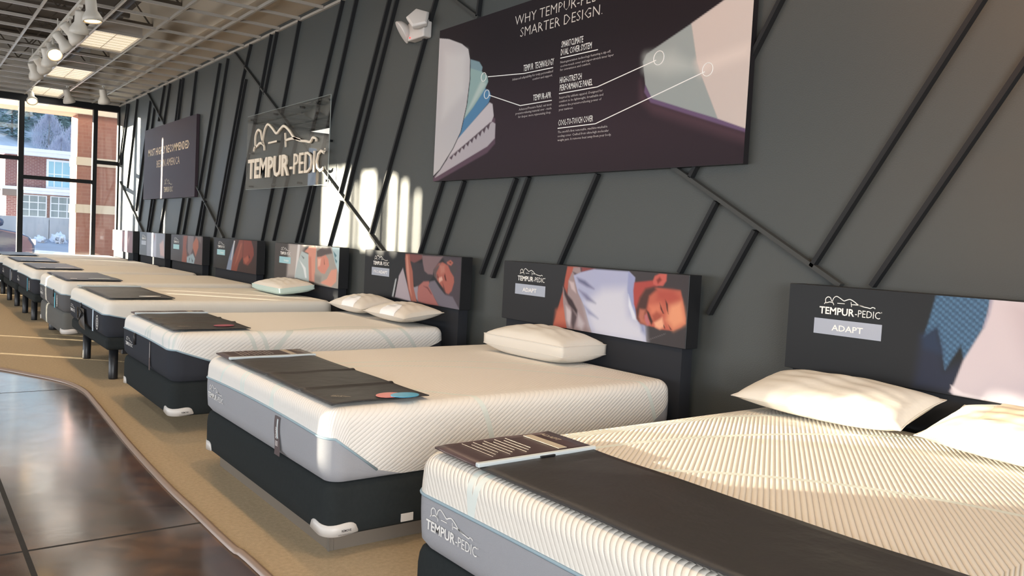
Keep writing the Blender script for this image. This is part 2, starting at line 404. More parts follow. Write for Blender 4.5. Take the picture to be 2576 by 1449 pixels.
V = sum(rows, [])
mb.add(V, [(k*n+i, k*n+i+1, (k+1)*n+i+1, (k+1)*n+i) for k in range(len(prof)-1) for i in range(n-1)], True)
struct(mb, 'trim_1', mat('bronze_carpet_edging', (138, 116, 100), 0.35, spec=0.6))

# long dark feature wall on the right
struct(MB().box((0.0, -6.0, -0.15), (0.18, 18.05, 4.9)), 'wall_right', M_WALL)
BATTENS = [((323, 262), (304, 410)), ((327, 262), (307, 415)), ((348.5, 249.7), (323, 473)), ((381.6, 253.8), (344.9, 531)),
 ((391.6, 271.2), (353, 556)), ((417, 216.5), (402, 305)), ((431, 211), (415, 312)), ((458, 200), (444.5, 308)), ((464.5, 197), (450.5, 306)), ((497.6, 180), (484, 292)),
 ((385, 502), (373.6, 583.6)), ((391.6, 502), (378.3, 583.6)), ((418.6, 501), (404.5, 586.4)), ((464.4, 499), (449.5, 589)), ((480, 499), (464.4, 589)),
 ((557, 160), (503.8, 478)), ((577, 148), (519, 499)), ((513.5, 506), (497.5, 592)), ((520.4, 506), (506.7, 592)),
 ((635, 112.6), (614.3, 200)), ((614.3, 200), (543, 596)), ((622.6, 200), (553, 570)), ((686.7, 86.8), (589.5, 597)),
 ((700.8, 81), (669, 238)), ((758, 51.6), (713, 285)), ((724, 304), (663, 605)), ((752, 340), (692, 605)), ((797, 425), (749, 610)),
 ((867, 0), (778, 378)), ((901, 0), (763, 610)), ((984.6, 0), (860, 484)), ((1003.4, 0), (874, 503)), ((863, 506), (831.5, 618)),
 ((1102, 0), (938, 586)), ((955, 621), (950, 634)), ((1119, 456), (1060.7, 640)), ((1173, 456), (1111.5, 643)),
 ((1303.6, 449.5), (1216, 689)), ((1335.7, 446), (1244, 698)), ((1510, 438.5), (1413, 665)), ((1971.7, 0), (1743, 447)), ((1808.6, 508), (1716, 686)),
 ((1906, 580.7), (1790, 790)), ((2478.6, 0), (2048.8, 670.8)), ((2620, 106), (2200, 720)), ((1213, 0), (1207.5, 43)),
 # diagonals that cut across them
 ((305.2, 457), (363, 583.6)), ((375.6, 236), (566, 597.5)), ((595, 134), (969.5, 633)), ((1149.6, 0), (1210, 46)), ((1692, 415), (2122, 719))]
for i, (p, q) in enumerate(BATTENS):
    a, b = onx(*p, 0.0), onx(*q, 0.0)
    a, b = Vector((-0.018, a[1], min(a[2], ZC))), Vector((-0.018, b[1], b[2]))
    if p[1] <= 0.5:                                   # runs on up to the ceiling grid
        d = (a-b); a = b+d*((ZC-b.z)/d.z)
    struct(MB().bar(a, b, 0.022, 0.036, up=(-1, 0, 0)), 'trim_%d' % (i+2), M_BATTEN if i >= len(BATTENS)-5 else M_BATTEN_SHADED)
NT = len(BATTENS)+2

# walls that close the room behind and to the left; the unseen left one is slotted to cut the sun into patches
M_PLAIN = mat('warm_white_wall', (205, 200, 192), 0.8)
struct(MB().box((-9.0, -6.2, -0.15), (0.0, -6.0, 4.9)), 'wall_back', M_PLAIN)
SLOTS = [(7.97+0.09*k, 8.002+0.09*k, ((1.53, 1.92),)) for k in range(9)]+[(8.80, 8.83, ((1.53, 1.92),)), (8.856, 8.892, ((1.24, 1.92),)), (8.93, 8.96, ((1.53, 1.92),)), (8.99, 9.03, ((1.53, 1.92),)), (9.08, 9.12, ((1.53, 1.86),)), (9.17, 9.20, ((1.53, 1.82),)), (9.26, 9.29, ((1.53, 1.82),)), (9.36, 9.385, ((1.53, 1.8),)),
 (13.86, 13.91, ((2.3, 2.85),)), (13.98, 14.005, ((2.33, 2.8),)), (14.08, 14.16, ((2.3, 2.95),)), (14.20, 14.225, ((2.33, 2.8),)), (14.28, 14.38, ((2.3, 3.0),)), (14.43, 14.455, ((2.33, 2.9),)), (14.51, 14.56, ((0.0, 0.93), (1.56, 1.85))),
 (14.60, 14.63, ((2.33, 2.95),)), (14.68, 14.95, ((2.33, 3.05),)), (15.02, 15.06, ((1.56, 1.85), (2.33, 2.95))), (15.12, 15.15, ((2.33, 2.95),)), (15.22, 15.42, ((2.33, 3.12),)), (15.46, 15.84, ((2.33, 3.12),)), (16.01, 16.06, ((0.0, 0.95),)), (16.43, 16.47, ((0.9, 1.6),))]
mb = MB(); y = -6.0
for (a, b, zs) in SLOTS:
    mb.box((-9.02, y, -0.15), (-9.0, a, 4.9)); z = -0.15
    for z0, z1 in zs:
        if z0 > z: mb.box((-9.02, a, z), (-9.0, b, z0))
        z = z1
    mb.box((-9.02, a, z), (-9.0, b, 4.9)); y = b
mb.box((-9.02, y, -0.15), (-9.0, 18.05, 4.9))
struct(mb, 'wall_left_sun_mask', M_PLAIN)

# far wall: brick to the left (unseen, slit to shape the sun), storefront glazing to the right
YW = 17.99
mb = MB(); mb.box((-9.0, YW, -0.15), (-4.42, YW+0.16, 4.9)); mb.box((-4.16, YW, -0.15), (-2.24, YW+0.16, 4.9)); mb.box((-4.42, YW, 3.3), (-4.16, YW+0.16, 4.9))
mb.box((-2.24, YW, 3.66), (0.0, YW+0.16, 4.9))
struct(mb, 'wall_far', M_PLAIN)
M_FRAME = mat('black_window_frame', (20, 21, 24), 0.5, spec=0.2)
def clear_mat(name, tint, r0, rough):
    m = bpy.data.materials.new(name); m.use_nodes = True; t = m.node_tree; t.nodes.clear()
    o_ = t.nodes.new('ShaderNodeOutputMaterial'); tr = t.nodes.new('ShaderNodeBsdfTransparent'); gl = t.nodes.new('ShaderNodeBsdfGlossy'); mx = t.nodes.new('ShaderNodeMixShader'); lw = t.nodes.new('ShaderNodeLayerWeight')
    gl.inputs['Roughness'].default_value = rough; tr.inputs[0].default_value = (*tint, 1); lw.inputs['Blend'].default_value = 0.5
    f = mnode(t, 'ADD', r0, mnode(t, 'MULTIPLY', 1-r0, mnode(t, 'POWER', lw.outputs['Facing'], 5.0)))
    t.links.new(f, mx.inputs[0]); t.links.new(tr.outputs[0], mx.inputs[1]); t.links.new(gl.outputs[0], mx.inputs[2]); t.links.new(mx.outputs[0], o_.inputs[0]); return m
gm = clear_mat('clear_glass', (0.97, 0.985, 0.98), 0.035, 0.02)
win = empty('window_1', (-1.1, YW, 0.0), kind='structure')
def wpart(name, a, b, m): MB(win.location).box(a, b).done(name, m, win)
wpart('head_rail', (-2.24, YW-0.05, 3.53), (0.0, YW+0.08, 3.66), M_FRAME)
wpart('sill_rail', (-2.24, YW-0.05, 0.0), (0.0, YW+0.08, 0.10), M_FRAME)
for x0, x1 in ((-2.24, -2.17), (-1.745, -1.655), (-0.48, -0.405), (-0.03, 0.0)):
    wpart('mullion', (x0, YW-0.06, 0.10), (x1, YW+0.08, 3.53), M_FRAME)
for x0, x1, z in ((-2.17, -1.745, 2.445), (-1.655, -0.48, 2.10), (-0.405, -0.03, 2.505)):
    wpart('transom', (x0, YW-0.05, z-0.035), (x1, YW+0.08, z+0.035), M_FRAME)
    for za, zb in ((0.10, z-0.035), (z+0.035, 3.53)):
        wpart('pane', (x0, YW+0.01, za), (x1, YW+0.018, zb), gm)

# ================================================================== BEDS
XF, XH = -2.19, -0.185
def rrect(x0, x1, y0, y1, r, n=8, side=14):
    """rounded rectangle, counter-clockwise from the near foot corner's near side; returns points and outward normals"""
    P, N = [], []
    for cx, cy, a0 in ((x0+r, y0+r, PI), (x1-r, y0+r, 1.5*PI), (x1-r, y1-r, 0.0), (x0+r, y1-r, 0.5*PI)):
        for k in range(n+1):
            a = a0+0.5*PI*k/n; P.append((cx+r*math.cos(a), cy+r*math.sin(a))); N.append((math.cos(a), math.sin(a)))
        i = len(P)-1
        nxt = {PI: (x1-r, y0), 1.5*PI: (x1, y1-r), 0.0: (x0+r, y1), 0.5*PI: (x0, y0+r)}[a0]
        for k in range(1, side):
            f = k/side; P.append((P[i][0]*(1-f)+nxt[0]*f, P[i][1]*(1-f)+nxt[1]*f)); N.append(N[i])
    return P, N
def mattress(y0, y1, zb, zt, hs, hs_edge, taper, cover, panel, pipe, label, bow=0.0, xh=XH, r=0.085):
    """cover over a side panel; the seam stays level across the foot and dives to the base along the long sides"""
    top = empty('mattress', (0.5*(XF+xh), 0.5*(y0+y1), zb), label, 'mattress', 'mattresses on the row of display beds')
    P, N = rrect(XF, xh, y0, y1, r); n = len(P)
    def seam(p, nm):
        d = p[0]-XF; d2 = xh-p[0]
        f = abs((p[1]-0.5*(y0+y1))/(0.5*(y1-y0)))
        h = hs_edge+(hs-hs_edge)*(1-f*f)+bow*(1-f)
        dd = min(d, d2)
        if dd > 0.04: h = h*max(0.0, 1-((dd-0.04)/taper)**0.9)
        return zb+h
    S = [seam(p, q) for p, q in zip(P, N)]
    H = zt-zb
    def out(z):                                        # side profile: rounded at the base, slightly full in the middle, soft top edge
        f = (z-zb)/H; d = 0.010*math.sin(PI*min(1, max(0, f)))
        if z < zb+0.03: d -= 0.022*(1-(z-zb)/0.03)**2
        e = 0.055
        if z > zt-e: d -= e*(1-math.sqrt(max(0.0, 1-((z-zt+e)/e)**2)))
        return d
    def pt(i, z, extra=0.0):
        d = out(z)+extra; return (P[i][0]+N[i][0]*d, P[i][1]+N[i][1]*d, z)
    # side panel
    K = 6; rowsV = [pt(i, zb+(S[i]-zb)*k/K) for k in range(K+1) for i in range(n)]
    Fc = [(k*n+i, k*n+(i+1) % n, (k+1)*n+(i+1) % n, (k+1)*n+i) for k in range(K) for i in range(n) if S[i]-zb > 1e-4 or S[(i+1) % n]-zb > 1e-4]
    MB(top.location).add(rowsV, Fc, True).done('side_panel', panel, top)
    # cover
    K = 12; zs = [1-(1-k/K)**1.6 for k in range(K+1)]
    V, UV = [], []
    for f in zs:
        for i in range(n):
            z = S[i]+(zt-S[i])*f; V.append(pt(i, z))
            UV.append((P[i][0]+N[i][0]*(zt-z)-XF, P[i][1]+N[i][1]*(zt-z)-y0))
    Fc = [(k*n+i, k*n+(i+1) % n, (k+1)*n+(i+1) % n, (k+1)*n+i) for k in range(K) for i in range(n)]
    tops = V[-n:]
    cx, cy = 0.5*(XF+xh), 0.5*(y0+y1)
    base = K*n
    G = 14
    for g in range(1, G+1):
        s = 1-g/G
        for i in range(n):
            p = tops[i]; q = (cx+(p[0]-cx)*s, cy+(p[1]-cy)*s) if g < G else (cx, cy)
            V.append((q[0], q[1], zt+0.006*(1-s*s))); UV.append((q[0]-XF, q[1]-y0))
        Fc += [(base+(g-1)*n+i, base+(g-1)*n+(i+1) % n, base+g*n+(i+1) % n, base+g*n+i) for i in range(n)]
    me = mesh([Vector(v)-top.location for v in V], Fc, True)
    uv = me.uv_layers.new(name='UVMap')
    for lp in me.loops: uv.data[lp.index].uv = UV[lp.vertex_index]
    link('cover', me, cover, top)
    # piping along the seam
    if pipe:
        run = [i for i in range(n) if S[i] > zb+0.004]
        ids = sorted(run, key=lambda i: (i-n//2) % n)
        foot = [i for i in ids if P[i][0] < 0.5*(XF+xh)]
        foot.sort(key=lambda i: (i+n//2) % n)
        MB(top.location).tube([pt(i, S[i], 0.001) for i in foot], 0.0055, 6).done('piping', pipe, top)
    return top
def foundation(y0, y1, z0, z1, m, label, guards=(), xf=XF+0.005, text=False):
    f = empty('box_foundation', (0.5*(xf+XH), 0.5*(y0+y1), z0), label, 'bed foundation', 'cloth covered foundations under the beds')
    P, N = rrect(xf, XH, y0, y1, 0.06, 6, 6); n = len(P); H = z1-z0
    V = []
    pr = [(0, -0.012), (0.012, 0), (H*0.3, 0.004), (H*0.7, 0.004), (H-0.03, 0), (H-0.012, -0.008), (H, -0.03)]
    for h, d in pr: V += [(p[0]+q[0]*d, p[1]+q[1]*d, z0+h) for p, q in zip(P, N)]
    Fc = [(k*n+i, k*n+(i+1) % n, (k+1)*n+(i+1) % n, (k+1)*n+i) for k in range(len(pr)-1) for i in range(n)]
    Fc += [tuple(range(n))[::-1], tuple((len(pr)-1)*n+i for i in range(n))]
    MB(f.location).add(V, Fc, True).done('cloth_body', m, f)
    for g in guards:                                   # moulded corner guards wrapped round the bottom corners of the foot
        yc = y0+0.06 if g == 'near' else y1-0.06
        sgn = -1 if g == 'near' else 1
        path = []
        L = 0.125
        for s in np.linspace(-L, L, 25):
            c = 0.06*PI/4
            if abs(s) <= c: a = s/0.06; ang = 0.75*PI*0+a
            # angle measured from the corner's diagonal
            if abs(s) <= c:
                th = s/0.06; dx, dy = -math.cos(PI/4+th), sgn*math.sin(PI/4+th)
                p = (xf+0.06+0.06*dx, yc+0.06*dy); q = (dx, dy)
            elif s < 0: p = (xf, yc-sgn*(-s-c)); q = (-1, 0)
            else: p = (xf+0.06+(s-c), yc+sgn*0.06); q = (0, sgn)
            w = s/L; e = math.sqrt(max(0, 1-abs(w)**5))
            lo = 0.001+0.010*w*w; hi = lo+(0.046+0.010*abs(w))*max(e, 0.15)
            path.append((p, q, lo, hi))
        V, k = [], len(path)
        for off in (0.0025, 0.007):
            for p, q, lo, hi in path: V += [(p[0]+q[0]*off, p[1]+q[1]*off, z0+lo), (p[0]+q[0]*off, p[1]+q[1]*off, z0+hi)]
        Fc = []
        for i in range(k-1):
            a = 2*i; b = 2*k+2*i
            Fc += [(a, a+2, a+3, a+1), (b, b+1, b+3, b+2), (a+1, a+3, b+3, b+1), (a, b, b+2, a+2)]
        Fc += [(0, 1, 2*k+1, 2*k), (2*k-2, 4*k-2, 4*k-1, 2*k-1)]
        go = MB(f.location).add(V, Fc, True).done('corner_guard', M_PLASTIC, f)
        tag(go, 'white plastic corner guard')
        if text and g == 'near':
            tm = MB(f.location)
            text_into(tm, 'REMOVE', (xf+0.065, y0-0.0085, z0+0.019), (1, 0, 0), (0, 0, 1), 0.042, 0.009, 0.02)
            text_into(tm, 'AFTER INSTALLATION COMPLETE', (xf+0.05, y0-0.0085, z0+0.006), (1, 0, 0), (0, 0, 1), 0.085, 0.004, 0.0, 1)
            tm.done('guard_lettering', M_DARKTXT, go)
    return f
def plinth(y0, y1, z1, label, inset=0.065):
    p = empty('bed_plinth', (0.5*(XF+XH), 0.5*(y0+y1), 0.0), label, 'bed plinth', 'grey laminate plinths under the beds')
    m = mat('grey_laminate', (116, 107, 97), 0.45)
    for a in (XF+inset, XH-0.1): MB(p.location).box((a, y0, 0.0), (a+0.018, y1, z1)).done('end_board', m, p)
    for a, b in ((y0, y0+0.018), (y1-0.018, y1)):
        MB(p.location).box((XF+inset+0.019, a, 0.0), (XH-0.101, b, z1)).done('side_board', m, p)
    MB(p.location).box((XF+inset-0.005, y0-0.004, 0.0), (XF+inset-0.0005, y0+0.012, z1)).done('edge_strip', mat('brushed_edge_strip', (150, 145, 138), 0.3, metal=0.6), p)
    return p
def adj_base(y0, y1, z0, z1, legs, label):
    b = empty('adjustable_base', (0.5*(XF+XH), 0.5*(y0+y1), 0.0), label, 'adjustable bed base', 'black adjustable bed bases on legs')
    MB(b.location).box((XF+0.01, y0+0.008, z0), (XH-0.01, y1-0.008, z1)).done('deck', M_FOUND, b, bevel=0.03, seg=3)
    MB(b.location).box((XF+0.16, y0+0.15, z0-0.055), (XH-0.2, y1-0.15, z0)).done('frame', M_STEEL, b, bevel=0.006)
    for x in (legs[0], XH-0.35):
        for yy in legs[1:]:
            MB(b.location).lathe((x, yy, 0), (0, 0, 1), [(0, 0.034), (0.012, 0.036), (z0-0.003, 0.036)], 20).done('leg', M_STEEL, b)
    return b
def runner(y0, y1, x0, x1, zt, band, m, label, band_m=None, text=None, waves=0.0, slits=()):
    """vinyl foot runner; its far end is a printed label panel behind a piped edge"""
    r = empty('foot_runner', (0.5*(x0+x1), 0.5*(y0+y1), zt), label, 'mattress foot runner', 'dark foot runners laid across the mattresses')
    band_m = band_m or M_LABEL
    yb = y1-band
    def sheet(ya, yb_, xa, xb, z, th, nx, ny, amp):
        V = []
        for k in (1, 0):
            for j in range(ny+1):
                for i in range(nx+1):
                    x = xa+(xb-xa)*i/nx; y = ya+(yb_-ya)*j/ny
                    w = amp*(0.5+0.5*math.sin(9*y+3*x))*(0.5+0.5*math.sin(23*x-5*y))
                    for sl in slits: w += 0.008*math.exp(-((y-sl)/0.014)**2)
                    e = max(0.0, (xa+0.045-x)/0.045); dz = -0.004*e*e*(1 if xa < XF+0.06 else 0)
                    V.append((x, y, z+dz+w+(th if k else 0.0)))
        m_ = (nx+1)*(ny+1); Fc = []
        for j in range(ny):
            for i in range(nx):
                a = j*(nx+1)+i; Fc += [(a, a+1, a+nx+2, a+nx+1), (m_+a, m_+a+nx+1, m_+a+nx+2, m_+a+1)]
        for i in range(nx): Fc += [(i, m_+i, m_+i+1, i+1), (ny*(nx+1)+i, ny*(nx+1)+i+1, m_+ny*(nx+1)+i+1, m_+ny*(nx+1)+i)]
        for j in range(ny): a = j*(nx+1); Fc += [(a, a+nx+1, m_+a+nx+1, m_+a), (a+nx, m_+a+nx, m_+a+2*nx+1, a+2*nx+1)]
        return V, Fc
    V, Fc = sheet(y0, yb, x0, x1, zt+0.008, 0.004, 16, 90, 0.004+waves)
    MB(r.location).add(V, Fc, True).done('runner_cloth', m, r)
    if band > 0:
        V, Fc = sheet(yb+0.004, y1, x0-0.01, x1+0.01, zt+0.013, 0.006, 12, 8, 0.002)
        MB(r.location).add(V, Fc, True).done('label_panel', band_m, r)
        MB(r.location).bar((x0-0.012, yb, zt+0.017), (x1+0.012, yb, zt+0.017), 0.018, 0.014).done('piping', M_GREYPIPE, r, bevel=0.004)
        tm = MB(r.location); ztx = zt+0.0225
        if text:
            text_into(tm, text, (x1-0.055, y1-0.025, ztx), (0, -1, 0), (1, 0, 0), min(0.1, band-0.04), 0.02, 0.01)
            tm.box((x1-0.12, yb+0.03, ztx-0.002), (x1-0.085, y1-0.02, ztx))
        for k in range(9):
            yy = y1-0.02-0.004*(k % 2); tm.box((x0+0.08+0.022*k, yb+0.045+0.018*(k % 3), ztx-0.002), (x0+0.0815+0.022*k, yy-0.02*(k % 2), ztx-0.0005))
        tm.done('label_lettering', mat('dim_label_print', (176, 164, 148), 0.6), r)
    return r
def runner_logo(r, x, y, zt, w, m=None):
    logo('printed_logo', (x, y, zt+0.0175), (0.85, -0.52, 0), (0.52, 0.85, 0), w, m or M_CREAMP, r, off=r.location, stretch=1.3)
def card(x, y, z, a, b, rot, m, label, lift=0.0):
    o = empty('round_card', (x, y, z), label, 'round card', None)
    k = 36; V = []
    for zz in (0.0015+lift, 0.0): V += [(a*math.cos(2*PI*i/k)*math.cos(rot)-b*math.sin(2*PI*i/k)*math.sin(rot), a*math.cos(2*PI*i/k)*math.sin(rot)+b*math.sin(2*PI*i/k)*math.cos(rot), zz) for i in range(k)]
    MB().add(V, [tuple(range(k)), tuple(range(k, 2*k))[::-1]]+[(i, k+i, k+(i+1) % k, (i+1) % k) for i in range(k)]).done('card', m, o)
    return o
def foot_strap(mt, yc, z0, z1, w, m, stripe=None, text=None, lines=False, sway=0.0):
    """woven product strap sewn down the foot panel of a mattress"""
    x = XF-0.0135; K = 14
    s = MB(mt.location); V = []
    for k in range(K+1):
        f = k/K; dy = sway*math.sin(2*PI*f*0.9); z = z1+(z0-z1)*f
        V += [(x, yc+w/2+dy, z), (x, yc-w/2+dy, z)]
    st = s.add(V, [(2*k, 2*k+2, 2*k+3, 2*k+1) for k in range(K)]).done('woven_strap', m, mt)
    if stripe:
        q = MB(mt.location); V = []
        for k in range(K+1):
            f = 0.06+0.50*k/K; dy = sway*math.sin(2*PI*f*0.9)-w*0.16; z = z1+(z0-z1)*f
            V += [(x-0.001, yc+w*0.14+dy, z), (x-0.001, yc-w*0.12+dy, z)]
        q.add(V, [(2*k, 2*k+2, 2*k+3, 2*k+1) for k in range(K)]); q.done('stripe', stripe, st)
    if text:
        q = MB(mt.location)
        text_into(q, text, (x-0.0012, yc-0.004+sway*0.5, z1+(z0-z1)*0.58), (0, 0, 1), (0, 1, 0), (z1-z0)*0.3, w*0.26, 0.02)
        for k in range(4): q.box((x-0.0012, yc-0.02+0.006, z0+(z1-z0)*(0.24+0.035*k)), (x-0.0009, yc+0.016, z0+(z1-z0)*(0.255+0.035*k)))
        q.done('strap_lettering', M_WHITE, st)
def zip_pull(mt, yc, z1, L):
    z = MB(mt.location); x = XF-0.017
    z.tube([(x, yc, z1), (x-0.004, yc+0.006, z1-L*0.3), (x, yc+0.012, z1-L)], 0.006, 6)
    z.tube([(x, yc, z1), (x-0.004, yc-0.006, z1-L*0.3), (x, yc-0.014, z1-L*0.95)], 0.006, 6)
    tag(z.done('zipper_pull', M_STEEL, mt), 'black zipper pull')
def foot_logo(mt, yl, z, w, m=None):
    logo('embroidered_logo', (XF-0.0135, yl, z), RGT, UP, w, m or M_WHITE, mt, off=mt.location)
def badge8(mt, yc, zc, ry, rz):
    b = MB(mt.location); x = XF-0.0145
    for (oy, oz, a, c, w) in ((0, 0, ry, rz, 0.12), (0, rz*0.3, ry*0.45, rz*0.28, 0.10), (0, -rz*0.3, ry*0.45, rz*0.28, 0.10)):
        k = 28; V = []
        for i in range(k):
            t_ = 2*PI*i/k; V += [(x, yc+oy+a*math.cos(t_), zc+oz+c*math.sin(t_)), (x, yc+oy+(a-ry*w*1.6)*math.cos(t_), zc+oz+(c-rz*w)*math.sin(t_))]
        b.add(V, [(2*i, 2*i+1, (2*i+3) % (2*k), (2*i+2) % (2*k)) for i in range(k)])
    b.done('round_emblem', M_WHITE, mt)

# --- covers
RIB = (0.57, -0.82)
C_NEAR = cover_mat('ribbed_cover_front', (232, 226, 216), 0.0165, 0.0042, RIB, [(0.489, -0.966, 2.336), (-0.226, -0.147, 1.433), (0.3, -2.28, 3.97), (-0.9, -0.5, 1.25)])
C_SEC = cover_mat('ribbed_cover_second', (232, 228, 222), 0.0165, 0.0019, RIB, [(-0.3, -0.5, 1.135), (0.45, -0.9, 1.98), (0.2, -0.75, 1.75), (-0.25, 0.95, 0.40)])
C_THIRD = cover_mat('ribbed_cover_third', (230, 228, 224), 0.020, 0.0018, RIB, [(0.1, -0.22, 0.44), (0.16, -0.22, 0.46), (1.1, -0.45, 0.55), (1.2, -0.45, 0.62), (-0.2, 0.95, 0.40), (-0.2, 0.95, 0.46), (-0.2, 0.3, 0.36), (-0.2, 0.3, 0.30)], (210, 216, 212))
C_PLAIN = cover_mat('smooth_knit_cover', (226, 222, 214), 0.006, 0.0008, (1, 0), [])

# --- 1: nearest bed, lower right
plinth(0.72, 2.14, 0.1, 'grey laminate plinth hidden low under the nearest bed at the right')
foundation(0.64, 2.26, 0.1, 0.305, M_FOUND, 'charcoal cloth foundation of the nearest bed, at the bottom right')
m1 = mattress(0.63, 2.255, 0.305, 0.612, 0.185, 0.178, 0.20, C_NEAR, M_PANEL_GR, M_PIPE, 'white ribbed mattress with grey foot panel, nearest bed at the right, two pillows on it')
foot_logo(m1, 2.155, 0.385, 0.285)
r1 = runner(0.70, 2.185, XF+0.035, -1.70, 0.618, 0.24, M_RUN, 'wide charcoal runner with plum label end on the nearest ribbed mattress', text='ADAPT', waves=0.002)
MB(r1.location).bar((-1.93, 1.94, 0.634), (-1.87, 1.94, 0.634), 0.02, 0.006).done('snap_tab', M_STEEL, r1, bevel=0.002)

# --- 2: second bed
plinth(3.02, 4.44, 0.09, 'grey laminate plinth with exposed corner under the second bed from the right')
f2 = foundation(2.93, 4.53, 0.09, 0.308, M_FOUND, 'charcoal cloth foundation with white REMOVE corner guard above an exposed grey plinth', ('near', 'far'), text=True)
tag(MB(f2.location).box((-1.85, 2.921, 0.105), (-1.79, 2.9265, 0.14)).done('sewn_tag', M_PLASTIC, f2, bevel=0.002), 'small white sewn tag')
m2 = mattress(2.925, 4.535, 0.308, 0.605, 0.195, 0.18, 0.23, C_SEC, M_PANEL_GR, M_PIPE, 'white ribbed mattress with grey foot panel and dark lettered strap, one thick pillow on it')
foot_logo(m2, 4.43, 0.395, 0.25)
foot_strap(m2, 3.43, 0.312, 0.485, 0.062, M_LABEL, M_GREYPIPE, 'ADAPT', sway=0.008)
r2 = runner(2.985, 4.44, XF+0.035, -1.70, 0.611, 0.22, M_RUN, 'charcoal runner with red and blue round cards near its front end', text='ADAPT', slits=(3.32, 3.72))
runner_logo(r2, -2.11, 3.10, 0.611, 0.085)
card(-1.87, 3.03, 0.6285, 0.065, 0.05, 0.3, mat('red_card', (214, 116, 112), 0.3), 'red round card partly under a blue one on a charcoal runner')
card(-1.815, 2.995, 0.6305, 0.065, 0.05, 0.1, mat('blue_card', (70, 160, 198), 0.3), 'blue round card overlapping a red one on a charcoal runner', 0.001)

# --- 3: third bed
plinth(5.5, 6.32, 0.112, 'grey laminate plinth set far back under the third bed with two plastic wrapped pillows', 0.40)
foundation(5.24, 6.58, 0.112, 0.328, M_FOUND, 'charcoal cloth foundation with white corner guard under the all-dark third mattress', ('near', 'far'), text=True)
m3 = mattress(5.24, 6.585, 0.328, 0.632, 0.21, 0.20, 0.62, C_THIRD, M_PANEL_DK, M_PIPE, 'white diagonal-ribbed mattress with charcoal foot panel and two plastic wrapped pillows')
foot_logo(m3, 6.43, 0.42, 0.22)
foot_strap(m3, 5.72, 0.335, 0.525, 0.03, M_LABEL, M_GREYPIPE)
zip_pull(m3, 6.13, 0.535, 0.085)
r3 = runner(5.34, 6.47, XF+0.035, -1.66, 0.638, 0.14, M_RUN, 'plum-brown runner with one pink round card, across the third mattress', text='PRO', slits=(5.66, 5.98))
runner_logo(r3, -2.10, 5.47, 0.638, 0.09)
card(-1.80, 5.46, 0.6555, 0.07, 0.05, 0.2, mat('pink_card', (190, 104, 118), 0.3), 'pink round card on the plum-brown runner of the third bed')

# --- 4: fourth bed on an adjustable base
adj_base(7.24, 8.92, 0.255, 0.362, (-2.10, 7.36, 8.55), 'black adjustable base on round legs under the mattress with the hanging cloth pouch')
m4 = mattress(7.255, 8.94, 0.362, 0.662, 0.195, 0.185, 1.0, C_PLAIN, M_PANEL_DK, M_PIPE, 'smooth white mattress with charcoal foot panel, pale strap and hanging pouch')
foot_logo(m4, 8.83, 0.44, 0.25)
foot_strap(m4, 7.70, 0.367, 0.55, 0.05, mat('pale_blue_strap', (196, 212, 226), 0.6), None)
badge8(m4, 7.51, 0.462, 0.048, 0.062)
zip_pull(m4, 8.24, 0.56, 0.05)
pc = empty('cloth_pouch', (XF-0.04, 8.1, 0.36), 'black cloth pouch hanging on the foot of the fourth mattress', 'cloth pouch')
V = []; K = 10
for j in range(K+1):
    for i in range(K+1):
        a, b = i/K, j/K; w = 0.9-0.25*b
        V.append((XF-0.032-0.02*math.sin(PI*a)*math.sin(PI*min(1, b+0.15)), 8.10+0.17*(0.5-a)*w*2+0.03*b, 0.375+0.15*b-0.03*a*(1-b)))
V += [(v[0]+0.006 if True else 0, v[1], v[2]) for v in V]
M_ = (K+1)*(K+1)
Fc = [(j*(K+1)+i, j*(K+1)+i+1, (j+1)*(K+1)+i+1, (j+1)*(K+1)+i) for j in range(K) for i in range(K)]
MB(pc.location).add(V[:M_], Fc, True).add([(XF-0.032, 8.1+0.15, 0.52), (XF-0.045, 8.05, 0.49), (XF-0.045, 8.15, 0.40), (XF-0.032, 8.22, 0.38)], [(0, 1, 2, 3)]).done('pouch_body', M_STEEL, pc)
MB(pc.location).tube([(XF-0.042, 8.27, 0.52), (XF-0.05, 8.2, 0.43), (XF-0.052, 8.12, 0.42), (XF-0.05, 8.03, 0.49)], 0.008, 6).done('pouch_strap', M_STEEL, pc)
r4 = runner(7.36, 8.84, XF+0.05, -1.62, 0.668, 0.18, M_RUN, 'dark runner with pale label end, across the mattress that carries the knitted pillow', band_m=M_LABEL_LT)
card(-1.80, 7.47, 0.685, 0.09, 0.045, 0.05, M_WHITE, 'white oval card on the runner of the bed with the knitted pillow')

# --- 5: fifth bed, on a foundation
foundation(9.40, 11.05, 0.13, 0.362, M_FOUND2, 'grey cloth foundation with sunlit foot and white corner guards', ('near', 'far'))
lg = empty('foundation_leg', (-2.06, 10.95, 0.0), 'short black leg under the far end of the grey sunlit foundation', 'bed leg')
MB(lg.location).lathe((-2.06, 10.95, 0), (0, 0, 1), [(0, 0.045), (0.01, 0.048), (0.129, 0.048)], 18).done('post', M_STEEL, lg)
lg2 = empty('foundation_leg', (-0.5, 10.2, 0.0), 'black leg in the dark near the wall under the grey sunlit foundation', 'bed leg')
MB(lg2.location).lathe((-0.5, 10.2, 0), (0, 0, 1), [(0, 0.2), (0.01, 0.2), (0.129, 0.2)], 18).done('post', M_STEEL, lg2)
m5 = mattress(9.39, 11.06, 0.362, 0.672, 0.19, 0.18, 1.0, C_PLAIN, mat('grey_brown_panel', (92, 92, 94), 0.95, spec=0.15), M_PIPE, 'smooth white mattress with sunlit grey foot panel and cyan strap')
foot_logo(m5, 10.93, 0.44, 0.25)
foot_strap(m5, 9.83, 0.37, 0.53, 0.055, mat('cyan_strap', (96, 190, 214), 0.6), None)
badge8(m5, 9.67, 0.455, 0.045, 0.06)
